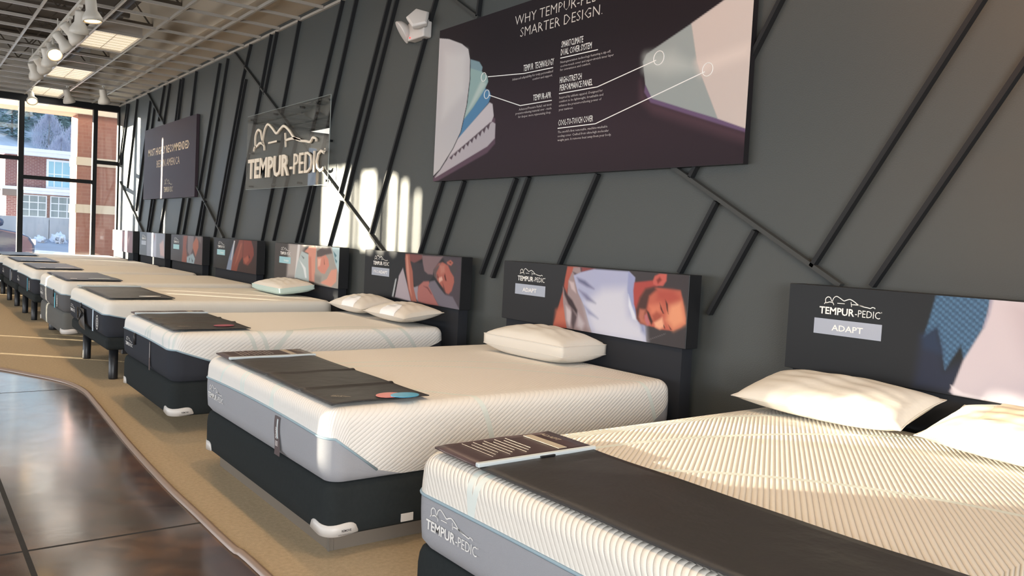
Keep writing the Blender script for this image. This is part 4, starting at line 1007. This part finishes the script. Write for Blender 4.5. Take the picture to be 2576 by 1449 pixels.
tm = MB(L)
for pts in ([(995, 442), (1280, 377)], [(445, 583), (720, 558), (940, 513)], [(452, 722), (690, 802), (930, 762)], [(985, 712), (1275, 660), (1722, 457)], [(975, 975), (1260, 940), (2092, 545)]):
    q = [onx(S6[0]+a/S6[2], S6[1]+b/S6[2], X) for a, b in pts]
    for i in range(len(q)-1): tm.bar(q[i], q[i+1], 0.006, 0.001, up=(1, 0, 0))
for (a, b, r_) in ((1743, 440, 0.040), (2113, 528, 0.036), (436, 716, 0.032), (413, 585, 0.032)):
    c = onx(S6[0]+a/S6[2], S6[1]+b/S6[2], X); tm.tube([(X, c[1]+r_*math.cos(t_), c[2]+r_*math.sin(t_)) for t_ in (2*PI*k/24 for k in range(24))], 0.003, 5, True)
tm.done('pointer_lines', M_WHITE, sg)

# second printed sign, farther along
s2 = empty('wall_sign', (-0.02, 14.1, 2.36), 'square-looking plum sign reading MOST HIGHLY RECOMMENDED BED IN AMERICA', 'wall sign')
L = s2.location
M_PLUM = mat('plum_sign_print', (62, 51, 58), 0.55, spec=0.15)
MB(L).box((-0.050, 12.47, 1.757), (-0.006, 15.62, 2.975)).done('sign_board', M_PLUM, s2)
C2 = (0, 220, 3.294); tm = MB(L); X = -0.0512
wtext(tm, 'MOST HIGHLY RECOMMENDED', C2, (1228, 572), (1567, 503), (1228, 516), X, 0.012)
wtext(tm, 'BED IN AMERICA', C2, (1298, 662), (1487, 635), (1299, 604), X, -0.01)
tm.done('sign_lettering', mat('gold_print', (222, 196, 158), 0.5), s2)
a_ = onx(1355/3.294, 220+867/3.294, X)
logo('printed_logo', (X, a_[1], a_[2]), RGT, UP, 0.56, M_CREAMP, s2, off=L, stretch=1.35)

# clear acrylic plaque with raised white lettering
s3 = empty('acrylic_sign', (-0.03, 9.0, 2.26), 'clear acrylic plaque on stand-off pins with raised white logo lettering', 'wall sign')
L = s3.location
am = clear_mat('clear_acrylic', (0.93, 0.94, 0.94), 0.045, 0.012)
MB(L).box((-0.066, 7.765, 1.81), (-0.060, 10.215, 2.715)).done('acrylic_sheet', am, s3)
em = mat('acrylic_edge', (150, 158, 156), 0.3)
for a, b in (((-0.067, 7.760, 1.81), (-0.059, 7.764, 2.715)), ((-0.067, 7.76, 2.716), (-0.059, 10.215, 2.719)), ((-0.067, 7.76, 1.806), (-0.059, 10.215, 1.809))):
    MB(L).box(a, b).done('polished_edge', em, s3)
for yy in (7.83, 8.58, 9.36, 10.12):
    for zz in ((1.85, 2.675) if yy not in (7.83, 10.12) else (1.85, 2.26, 2.675)):
        MB(L).lathe((-0.001, yy, zz), (-1, 0, 0), [(0, 0.012), (0.058, 0.012)], 12).done('standoff_pin', M_STEEL, s3)
C5 = (560, 200, 3.15); X = -0.084
a_, b_ = onx(C5[0]+197/C5[2], C5[1]+775/C5[2], X), onx(C5[0]+797/C5[2], C5[1]+740/C5[2], X)
tt = onx(C5[0]+195/C5[2], C5[1]+632/C5[2], X)
wid = a_[1]-b_[1]; hh = tt[2]-a_[2]
st = hh/(wid*0.105)
logo('raised_lettering', (X, a_[1], 0.5*(a_[2]+b_[2])), RGT, UP, wid, mat('warm_white_letters', (242, 226, 204), 0.5), s3, off=L, stretch=st, depth=0.016, thick=0.012, base=0.005)

# emergency light
e = empty('emergency_light', (-0.002, 6.09, 3.06), 'white twin head emergency light high on the dark wall', 'emergency light')
L = e.location
MB(L).box((-0.085, 5.945, 2.985), (-0.002, 6.215, 3.135)).done('housing', M_PLASTIC, e, bevel=0.012, seg=3)
d = Vector((-0.75, 0.35, -0.55)).normalized()
MB(L).lathe(Vector((-0.06, 6.25, 3.10))-d*0.02, d, [(0, 0.02), (0.012, 0.05), (0.04, 0.085), (0.075, 0.10), (0.085, 0.10), (0.086, 0.092)], 28).done('lamp_head', M_PLASTIC, e)
d2 = Vector((-0.62, -0.62, 0.48)).normalized()
MB(L).lathe(Vector((-0.075, 6.02, 3.09)), d2, [(0, 0.055), (0.05, 0.10), (0.085, 0.105), (0.10, 0.088), (0.102, 0.02)], 5).done('lamp_head', M_PLASTIC, e, bevel=0.004)
MB(L).lathe((-0.088, 6.16, 3.005), (-1, 0, 0), [(0, 0.006), (0.004, 0.006)], 10).done('indicator', mat('red_indicator', (220, 40, 40), 0.4, emit=((255, 40, 40), 3.0)), e)

# ================================================================== CEILING
struct(MB().box((-9.0, -6.0, 4.75), (0.0, 18.05, 4.9)), 'ceiling', mat('grey_roof_deck', (76, 67, 58), 0.8, noise=(0.6, 0.2)))
struct(MB().box((-0.56, -6.0, 3.72), (-0.001, 17.98, 4.749)), 'ceiling_soffit', mat('beige_soffit', (188, 174, 154), 0.8))
M_JOIST = mat('grey_painted_joist', (92, 82, 72), 0.7)
yy = -4.0; i = 0
while yy < 18:                                              # open-web roof joists above the grid
    mb = MB()
    mb.box((-9.0, yy-0.04, 4.66), (-0.57, yy+0.04, 4.72)); mb.box((-9.0, yy-0.035, 4.22), (-0.57, yy+0.035, 4.27))
    x = -9.0
    while x < -1.1:
        mb.bar((x, yy, 4.27), (x+0.3, yy, 4.66), 0.02, 0.02, up=(0, 1, 0)); mb.bar((x+0.3, yy, 4.66), (x+0.6, yy, 4.27), 0.02, 0.02, up=(0, 1, 0)); x += 0.6
    struct(mb, 'ceiling_joist', M_JOIST); yy += 1.55; i += 1
def stick(name, label, cat, a, b, m, grp=None):
    o = tag(MB().box(a, b).done(name, m), label, cat, grp); return o
# ducts and pipes over the grid
du = tag(MB().lathe((-4.6, -2, 4.02), (0, 1, 0), [(0, 0.16), (19.6, 0.16)], 24).done('round_duct', mat('galvanised_duct', (104, 97, 88), 0.5, metal=0.3)), 'round grey air duct running above the open ceiling grid', 'duct')
tag(MB().lathe((-1.2, -2, 4.12), (0, 1, 0), [(0, 0.03), (19.8, 0.03)], 12).done('ceiling_pipe', mat('dark_pipe', (70, 62, 58), 0.5)), 'thin dark pipe running above the open ceiling grid', 'pipe')
# suspended white tee grid without tiles
M_TEE = mat('white_ceiling_tee', (172, 165, 156), 0.4, spec=0.5)
gr = empty('ceiling_grid', (-3.0, 8, ZC), kind='structure')
TX = [-0.51-0.583*k-0.0 for k in range(0, 13)]; TX = [-0.511, -1.092, -1.66, -2.303]+[-2.303-0.6*k for k in range(1, 10)]
for x in TX:
    mb = MB(gr.location); mb.box((x-0.012, -5.9, ZC-0.001), (x+0.012, 17.94, ZC+0.003)); mb.box((x-0.003, -5.9, ZC+0.003), (x+0.003, 17.94, ZC+0.040)); mb.done('main_tee', M_TEE, gr)
ys = [11.17+0.61*k for k in range(-24, 12)]
for y in ys:
    cut = any(abs(y-(q+0.61)) < 0.1 for q in (11.17, 14.22)) or abs(y-17.27) < 0.01
    for xa, xb in (((-7.7, -1.662), (-1.090, -0.03)) if cut else ((-7.7, -0.03),)):
        mb = MB(gr.location)
        mb.box((xa, y-0.012, ZC), (xb, y+0.012, ZC+0.0035)); mb.box((xa, y-0.003, ZC+0.0035), (xb, y+0.003, ZC+0.034)); mb.done('cross_tee', M_TEE, gr)
struct(MB().box((-0.028, -5.9, ZC-0.004), (-0.001, 17.94, ZC+0.022)), 'trim_%d' % NT, M_TEE)
# recessed fluorescent troffers
M_DIFF = mat('lamp_diffuser', (240, 228, 200), 0.5, emit=((255, 238, 206), 0.56))
M_HOUSE = mat('white_lamp_housing', (186, 178, 168), 0.5)
def troffer(y, label):
    o = empty('troffer_light', (-1.375, y+0.61, ZC+0.002), label, 'ceiling light', 'recessed ceiling lights in the open grid')
    L = o.location; x0, x1, y0, y1 = -1.646, -1.106, y+0.015, y+1.205
    for a, b in (((x0, y0, ZC+0.005), (x0+0.012, y1, ZC+0.125)), ((x1-0.012, y0, ZC+0.005), (x1, y1, ZC+0.125)), ((x0+0.012, y0, ZC+0.005), (x1-0.012, y0+0.012, ZC+0.125)), ((x0+0.012, y1-0.012, ZC+0.005), (x1-0.012, y1, ZC+0.125))):
        MB(L).box(a, b).done('housing_side', M_HOUSE, o)
    MB(L).box((x0, y0, ZC+0.126), (x1, y1, ZC+0.14)).done('housing_top', M_HOUSE, o)
    MB(L).box((x0+0.014, y0+0.014, ZC+0.03), (x1-0.014, y1-0.014, ZC+0.035)).done('diffuser', M_DIFF, o)
    for k in range(1, 7):
        yy = y0+(y1-y0)*k/7; MB(L).box((x0+0.014, yy-0.003, ZC+0.027), (x1-0.014, yy+0.003, ZC+0.0295)).done('louver_blade', M_HOUSE, o)
    MB(L).box((0.5*(x0+x1)-0.004, y0+0.014, ZC+0.0240), (0.5*(x0+x1)+0.004, y1-0.014, ZC+0.0265)).done('louver_spine', M_HOUSE, o)
    return o
TL = {14.22: 'middle troffer light of the three in view, in the white ceiling grid', 11.17: 'largest nearest troffer light in the white ceiling grid', 16.66: 'farthest troffer light close to the storefront window'}
for y in (11.17, 14.22, 16.66): troffer(y, TL[y])
# track and spotlights
tr_ = empty('light_track', (-2.085, 9.0, 3.55), 'white lighting track hanging lengthwise under the ceiling grid', 'lighting track')
mb = MB(tr_.location)
mb.box((-2.105, -2.0, 3.50), (-2.065, 13.35, 3.508)); mb.box((-2.105, -2.0, 3.508), (-2.100, 13.35, 3.535)); mb.box((-2.070, -2.0, 3.508), (-2.065, 13.35, 3.535))
mb.done('track_rail', M_METAL_WH, tr_)
for y in (0.5, 4.0, 8.2, 10.9, 13.1): MB(tr_.location).box((-2.09, y-0.008, 3.536), (-2.08, y+0.008, ZC-0.002)).done('hanger', M_METAL_WH, tr_)
M_BULB_ON = mat('lit_lamp', (255, 214, 150), 0.4, emit=((255, 206, 130), 9.0))
M_BULB_OFF = mat('unlit_lamp_glass', (190, 186, 176), 0.25)
def spot(x, y, zt, d, label, lit=True, s=1.0):
    o = empty('track_spotlight', (x, y, zt), label, 'spotlight', 'white spotlights under the ceiling')
    L = o.location; d = Vector(d).normalized()
    MB(L).box((x-0.02, y-0.05, zt-0.028), (x+0.02, y+0.05, zt)).done('adapter', M_METAL_WH, o, bevel=0.004)
    piv = Vector((x, y, zt-0.155*s))
    MB(L).lathe((x, y, zt-0.029), (0, 0, -1), [(0, 0.012), (0.126*s, 0.012)], 10).done('stem', M_METAL_WH, o)
    b = piv-d*0.10*s
    MB(L).lathe(b, d, [(0, 0.030*s), (0.004, 0.045*s), (0.02*s, 0.050*s), (0.12*s, 0.052*s), (0.15*s, 0.070*s), (0.185*s, 0.088*s), (0.225*s, 0.092*s), (0.226*s, 0.080*s), (0.21*s, 0.074*s)], 24).done('lamp_head', M_METAL_WH, o)
    MB(L).lathe(b+d*0.2115*s, d, [(0, 0.072*s), (0.006*s, 0.070*s), (0.012*s, 0.045*s)], 22).done('lens', M_BULB_ON if lit else M_BULB_OFF, o)
    return o
spot(-2.085, 8.80, 3.4995, (0.10, -0.05, -1), 'lit spotlight pointing straight down, nearest on the track')
spot(-2.085, 9.42, 3.4995, (0.0, 0.35, -1), 'unlit round-backed spotlight beside the nearest lit one', False)
spot(-2.085, 10.02, 3.4995, (0.85, 0.25, -0.75), 'lit spotlight turned toward the wall, upper one of a pair', True, 1.0)
spot(-2.085, 10.60, 3.4995, (0.80, 0.1, -0.9), 'lit spotlight turned toward the wall, lower one of a pair', True, 1.0)
spot(-2.085, 11.25, 3.4995, (0.12, -0.75, -0.65), 'lit spotlight glaring straight toward the viewer on the track')
spot(-2.085, 11.72, 3.4995, (0.3, 0.4, -0.9), 'unlit spotlight directly behind the glaring lit one', False)
spot(-2.085, 12.35, 3.4995, (0.55, 0.55, -0.55), 'unlit spotlight near the far end of the track', False)
spot(-2.085, 12.95, 3.4995, (0.35, 0.5, -0.8), 'unlit spotlight at the very far end of the track', False)
spot(-1.66, 16.95, ZC-0.001, (0.05, -0.65, -0.75), 'lit spotlight above the storefront window, leftmost', True, 1.0)
spot(-1.22, 16.05, ZC-0.0005, (0.3, 0.3, -0.9), 'unlit spotlight near the window, under the farthest troffer light', False, 1.05)
spot(-0.766, 15.44, ZC-0.0005, (0.2, 0.3, -0.9), 'unlit spotlight near the window, closest to the dark wall', False, 1.1)

# ================================================================== OUTSIDE
# paved lot that rises gently away from the shop
mb = MB()
V = []; ny, nx = 30, 12
def gz(y): return -0.17+0.041*max(0, y-21) if y < 38 else -0.17+0.041*17+0.02*(y-38)
for j in range(ny+1):
    for i in range(nx+1):
        y = 18.1+j*(60-18.1)/ny; V.append((-40+i*70/nx, y, gz(y)))
mb.add(V, [(j*(nx+1)+i, j*(nx+1)+i+1, (j+1)*(nx+1)+i+1, (j+1)*(nx+1)+i) for j in range(ny) for i in range(nx)], True)
struct(mb, 'ground', mat('wet_asphalt', (150, 158, 172), 0.55, spec=0.4, noise=(0.5, 0.12), bump=(8, 0.01)))
M_BRICK = None
def brick_mat(name, c1, c2, mort, sc, bands=()):
    m = bpy.data.materials.new(name); m.use_nodes = True; t = m.node_tree; b = t.nodes['Principled BSDF']; b.inputs['Roughness'].default_value = 0.9
    tc = t.nodes.new('ShaderNodeTexCoord'); mp = t.nodes.new('ShaderNodeMapping'); mp.inputs['Rotation'].default_value = (math.radians(-90), 0, 0)
    bt = t.nodes.new('ShaderNodeTexBrick'); bt.inputs['Scale'].default_value = sc; bt.inputs['Mortar Size'].default_value = 0.012; bt.inputs['Brick Width'].default_value = 0.22; bt.inputs['Row Height'].default_value = 0.075
    bt.inputs['Color1'].default_value = (*lin(c1), 1); bt.inputs['Color2'].default_value = (*lin(c2), 1); bt.inputs['Mortar'].default_value = (*lin(mort), 1)
    t.links.new(tc.outputs['Object'], mp.inputs[0]); t.links.new(mp.outputs[0], bt.inputs[0]); t.links.new(bt.outputs[0], b.inputs['Base Color']); return m
# brick pier with cast-stone bands just outside the glass, and the fascia above it
pr = empty('brick_pier', (0.2, 19.2, gz(19.2)-0.01), 'brick pier with pale stone bands just outside the storefront window', 'brick pier')
L = pr.location; BM = brick_mat('salmon_brick', (150, 104, 92), (144, 98, 86), (150, 108, 96), 1.0)
M_STONE = mat('cast_stone', (206, 190, 172), 0.85)
zb = [gz(19.2)-0.01, 1.49, 1.67, 2.49, 2.66, 3.55]
for k in range(5):
    a, b = zb[k], zb[k+1]; st = k % 2 == 1; e = 0.02 if st else 0.0
    MB(L).box((-0.56-e, 19.2-e, a), (1.6, 20.0, b)).done('stone_band' if st else 'brick_shaft', M_STONE if st else BM, pr)
fa = empty('canopy_fascia', (-8, 19.2, 3.55), 'beige canopy beam across the top of the storefront outside', 'canopy')
MB(fa.location).box((-3.0, 19.1, 3.551), (3.0, 19.9, 4.2)).done('beam', M_STONE, fa)
# retaining wall, ploughed snow
YR = 38.0
rw = empty('retaining_wall', (8, YR, 0), 'pale concrete retaining wall behind the parking lot', 'retaining wall')
M_CONC = mat('pale_concrete', (196, 196, 196), 0.9, noise=(0.8, 0.08))
for x0 in (-7.0, -4.2, -1.4, 1.40, 4.2, 7.0, 9.8, 12.6, 15.4, 18.2):
    MB(rw.location).box((x0+0.012, YR, gz(YR)-0.3), (x0+2.788, YR+0.3, 1.37)).done('wall_panel', M_CONC, rw)
MB(rw.location).box((-7, YR+0.05, 1.3), (21, YR+0.28, 1.395)).done('coping', M_CONC, rw)
rng = random.Random(3)
def lump(cx, cy, z, rx, ry, rz, seed, m, name, label, cat, grp=None, sub=3, amp=0.35):
    bm = bmesh.new(); bmesh.ops.create_icosphere(bm, subdivisions=sub, radius=1.0); r2 = random.Random(seed)
    ph = [r2.uniform(0, 6.28) for _ in range(6)]
    for v in bm.verts:
        p = v.co; k = 1+amp*(0.4*math.sin(5*p.x+ph[0])*math.sin(6*p.y+ph[1])+0.35*math.sin(11*p.z+9*p.x+ph[2])+0.3*math.sin(13*p.y-7*p.x+ph[3]))
        v.co = Vector((p.x*rx*k, p.y*ry*k, max(-0.25, p.z)*rz*k))
    for f in bm.faces: f.smooth = True
    me = bpy.data.meshes.new(name); bm.to_mesh(me); bm.free()
    o = link(name, me, m); o.location = (cx, cy, z); return tag(o, label, cat, grp)
M_SNOW = mat('old_snow', (236, 240, 248), 0.8, bump=(9, 0.03))
for k, (x, w, h) in enumerate(((0.32, 0.20, 0.20), (0.86, 0.20, 0.22), (1.48, 0.24, 0.34), (2.1, 0.2, 0.24), (2.66, 0.2, 0.25), (-0.22, 0.2, 0.18), (-0.76, 0.2, 0.2))):
    lump(x, 36.2, gz(36.2), w, 0.8, h, k, M_SNOW, 'snow_heap', 'heap of ploughed snow at the foot of the concrete wall', 'snow heap', 'snow heaps along the concrete wall', 3, 0.5)
# brick school-like building beyond
YB = 46.0
bd = empty('brick_building', (6, YB, 1.0), 'long brick building with white cornices and gridded windows across the lot', 'building')
L = bd.location; B2 = brick_mat('dull_red_brick', (140, 96, 94), (128, 86, 86), (160, 136, 132), 1.0)
M_WHT = mat('white_trim', (232, 236, 242), 0.7)
MB(L).box((0.55, YB, 2.85), (24, YB+9, 4.38)).done('upper_wall', B2, bd)
MB(L).box((0.55, YB+0.05, 0.3), (24, YB+9, 2.55)).done('lower_wall', brick_mat('lower_brick', (172, 128, 116), (160, 116, 106), (180, 160, 150), 1.0), bd)
MB(L).box((0.2, YB-0.5, 4.38), (24.4, YB+9.3, 4.56)).done('roof_slab', M_WHT, bd); MB(L).box((0.1, YB-0.6, 4.561), (24.5, YB+9.4, 4.72)).done('cornice', M_WHT, bd)
MB(L).box((0.4, YB-0.45, 2.56), (24.2, YB+0.04, 2.70)).done('canopy_slab', M_WHT, bd); MB(L).box((0.35, YB-0.55, 2.701), (24.3, YB+0.04, 2.845)).done('canopy_cornice', M_WHT, bd)
M_PANE = mat('sky_reflecting_pane', (150, 196, 214), 0.12, spec=0.9); M_PANED = mat('dim_pane', (132, 146, 150), 0.15, spec=0.9)
def bwin(x0, x1, z0, z1, nx, nz, pm, fw=0.07):
    f = MB(L)
    for a, b in (((x0, YB-0.06, z0), (x0+fw, YB-0.001, z1)), ((x1-fw, YB-0.06, z0), (x1, YB-0.001, z1)), ((x0+fw, YB-0.06, z0), (x1-fw, YB-0.001, z0+fw)), ((x0+fw, YB-0.06, z1-fw), (x1-fw, YB-0.001, z1))): f.box(a, b)
    for k in range(1, nx): f.box((x0+(x1-x0)*k/nx-0.022, YB-0.05, z0+fw), (x0+(x1-x0)*k/nx+0.022, YB-0.001, z1-fw))
    for k in range(1, nz): f.box((x0+fw, YB-0.052, z0+(z1-z0)*k/nz-0.022), (x1-fw, YB-0.049, z0+(z1-z0)*k/nz+0.022))
    w = f.done('window', M_WHT, bd); MB(L).box((x0+fw, YB-0.03, z0+fw), (x1-fw, YB-0.02, z1-fw)).done('pane', pm, w)
bwin(2.27, 4.0, 2.87, 4.30, 5, 2, M_PANE, 0.10)
bwin(5.2, 7.0, 2.87, 4.30, 5, 2, M_PANE, 0.10)
for x0 in (1.2, 2.46, 3.75, 5.05): bwin(x0, x0+1.12, 1.42, 2.50, 3, 3, M_PANED, 0.05)
bp_ = empty('brick_post', (0.35, 41.0, gz(41)), 'snow capped brick post in front of the long brick building', 'brick post')
MB(bp_.location).box((0.14, 40.8, gz(41)), (0.62, 41.3, 2.27)).done('post', B2, bp_); MB(bp_.location).box((-0.02, 40.65, 2.271), (0.76, 41.45, 2.55)).done('cap', mat('weathered_cap', (120, 108, 104), 0.9), bp_)
# wooded hillside
V = []; nx, ny = 30, 14
for j in range(ny+1):
    for i in range(nx+1):
        x = -20+i*60/nx; y = 57+j*70/ny; V.append((x, y, 2.0+max(0, y-60)*0.42+0.8*math.sin(x*0.4+y*0.2)))
hl = MB().add(V, [(j*(nx+1)+i, j*(nx+1)+i+1, (j+1)*(nx+1)+i+1, (j+1)*(nx+1)+i) for j in range(ny) for i in range(nx)], True)
struct(hl, 'ground_hillside', mat('snowy_scrub', (214, 220, 230), 0.95, noise=(0.5, 0.25)))
def tree(x, y, h, w, m, label, seed, cone=True, n=None):
    z = 2.0+max(0, y-60)*0.42-0.3
    o = empty('conifer' if cone else 'bare_shrub', (x, y, z), label, 'tree' if cone else 'shrub', 'evergreens on the hillside' if cone else 'bare shrubs on the hillside')
    r2 = random.Random(seed); mb = MB(o.location)
    n = n or 1300
    for k in range(n):
        f = r2.random()**0.8; zz = z-0.8+(h+0.8)*f if cone else z+h*(0.1+0.9*f)
        rad = (w*(1-f)**0.75 if cone else w*math.sin(PI*min(1, 0.25+0.75*f))**0.7)*math.sqrt(r2.random()); a = r2.uniform(0, 2*PI)
        p = Vector((x+rad*math.cos(a), y+rad*math.sin(a), zz)); s = r2.uniform(0.5, 1.1)*(0.16*w**0.5+0.07)
        if cone:
            u = Vector((math.cos(a), math.sin(a), r2.uniform(-0.5, 0.4)))*s*1.5; v = Vector((-math.sin(a), math.cos(a), r2.uniform(-0.4, 0.4)))*s*0.7
        else:
            u = Vector((r2.uniform(-0.4, 0.4), r2.uniform(-0.4, 0.4), 1))*s*1.7; v = Vector((math.cos(a), math.sin(a), 0))*s*0.10
        mb.add([p-u*0.2-v, p+u, p-u*0.2+v], [(0, 1, 2)])
    mb.done('foliage' if cone else 'twigs', m, o)
    MB(o.location).lathe((x, y, z), (0, 0, 1), [(0, 0.09), (h*0.9, 0.02)], 8).done('trunk', mat('bark', (150, 146, 144), 0.95), o)
M_CON = mat('blue_green_needles', (176, 198, 194), 0.95, noise=(1.5, 0.25)); M_CON2 = mat('grey_green_needles', (190, 206, 200), 0.95, noise=(1.5, 0.25)); M_TWIG = mat('grey_twigs', (208, 208, 220), 0.95)
tree(4.45, 62, 3.3, 1.25, mat('olive_needles', (140, 144, 140), 0.95), 'small dark spruce just above the roof of the brick building', 1)
k = 0
rows = [(x0+3.1*i+(0.0 if j % 2 else 1.55), 74+4.0*j, 5.6+0.5*j+0.7*math.sin(3*i+j), 1.36) for j in range(6) for i, x0 in enumerate([-1.2]*(5+j//2))]
for (x, y, h, w) in rows:
    k += 1; tree(x, y, h, w, (M_CON, M_CON2)[k % 2], 'evergreen among others on the hillside beyond the brick building', 10+k)
for (x, y, h, w) in ((5.7, 66, 2.9, 1.2), (8.3, 66, 3.3, 1.25), (10.9, 66, 3.3, 1.25), (7.0, 68.8, 3.0, 1.25), (9.6, 68.8, 3.2, 1.25), (5.6, 71.2, 2.8, 1.2), (8.3, 71.4, 3.2, 1.25)):
    k += 1; tree(x, y, h, w, M_TWIG, 'bare grey shrub on the slope above the brick building', 40+k, False, 1500)
# parked car, nose toward the right
c = empty('parked_car', (-2.55, 25.0, gz(25)), 'dark blue car parked outside the window at the far left', 'car')
L = c.location; z0 = gz(25)
M_CAR = mat('dark_blue_car_paint', (40, 56, 88), 0.25, spec=0.6, coat=0.8)
prof = [(-4.6, 0.45), (-4.6, 0.95), (-4.3, 1.05), (-3.4, 1.12), (-2.0, 1.12), (-1.62, 1.06), (-1.15, 0.98), (-0.85, 0.86), (-0.72, 0.66), (-0.72, 0.42), (-0.85, 0.28), (-4.5, 0.28)]
def slab(mb, prof, ya, yb, zb, ins=0.0):
    n = len(prof); V = [(a, ya, zb+b) for a, b in prof]+[(a, yb, zb+b) for a, b in prof]
    mb.add(V, [tuple(range(n))[::-1], tuple(n+i for i in range(n))]+[(i, (i+1) % n, n+(i+1) % n, n+i) for i in range(n)]); return mb
slab(MB(L), prof, 24.1, 25.9, z0).done('body', M_CAR, c, bevel=0.06, seg=3)
slab(MB(L), [(-4.4, 1.10), (-3.9, 1.62), (-2.5, 1.66), (-2.2, 1.62), (-1.62, 1.10)], 24.22, 25.78, z0).done('cabin_glass', mat('car_glass', (40, 52, 62), 0.08, spec=0.9), c, bevel=0.05, seg=3)
slab(MB(L), [(-4.0, 1.62), (-3.9, 1.66), (-2.5, 1.70), (-2.18, 1.66), (-2.25, 1.62)], 24.24, 25.76, z0).done('roof', M_CAR, c, bevel=0.02)
for yy in (24.2, 25.74): MB(L).bar((-2.2, yy, z0+1.66), (-1.58, yy, z0+1.08), 0.05, 0.05, up=(0, 1, 0)).done('windscreen_pillar', M_CAR, c)
for yy in (24.35, 25.65): MB(L).box((-0.86, yy-0.22, z0+0.64), (-0.69, yy+0.22, z0+0.80)).done('headlight', mat('headlight_glass', (226, 230, 236), 0.1, spec=0.9), c, bevel=0.03)
MB(L).box((-0.80, 24.6, z0+0.46), (-0.685, 25.4, z0+0.74)).done('grille', M_STEEL, c, bevel=0.02)
MB(L).box((-0.82, 24.15, z0+0.30), (-0.64, 25.85, z0+0.45)).done('bumper', mat('silver_bumper', (176, 184, 196), 0.3, spec=0.6), c, bevel=0.03)
MB(L).lathe((-1.62, 24.02, z0+1.20), (1, 0, 0), [(0, 0.05), (0.02, 0.11), (0.10, 0.12), (0.18, 0.08), (0.2, 0.02)], 14).done('wing_mirror', M_CAR, c)
for xx in (-1.45, -3.75):
    for yy in (24.14, 25.65):
        w_ = MB(L).lathe((xx, yy, z0+0.34), (0, 1, 0), [(0, 0.24), (0.01, 0.335), (0.2, 0.335), (0.21, 0.24)], 24).done('wheel', mat('tyre_rubber', (34, 34, 36), 0.9), c)
        MB(L).lathe((xx, yy-0.012, z0+0.34), (0, 1, 0), [(0, 0.06), (0.005, 0.22), (0.011, 0.22)], 16).done('rim', mat('alloy', (150, 154, 160), 0.35, metal=0.7), w_)
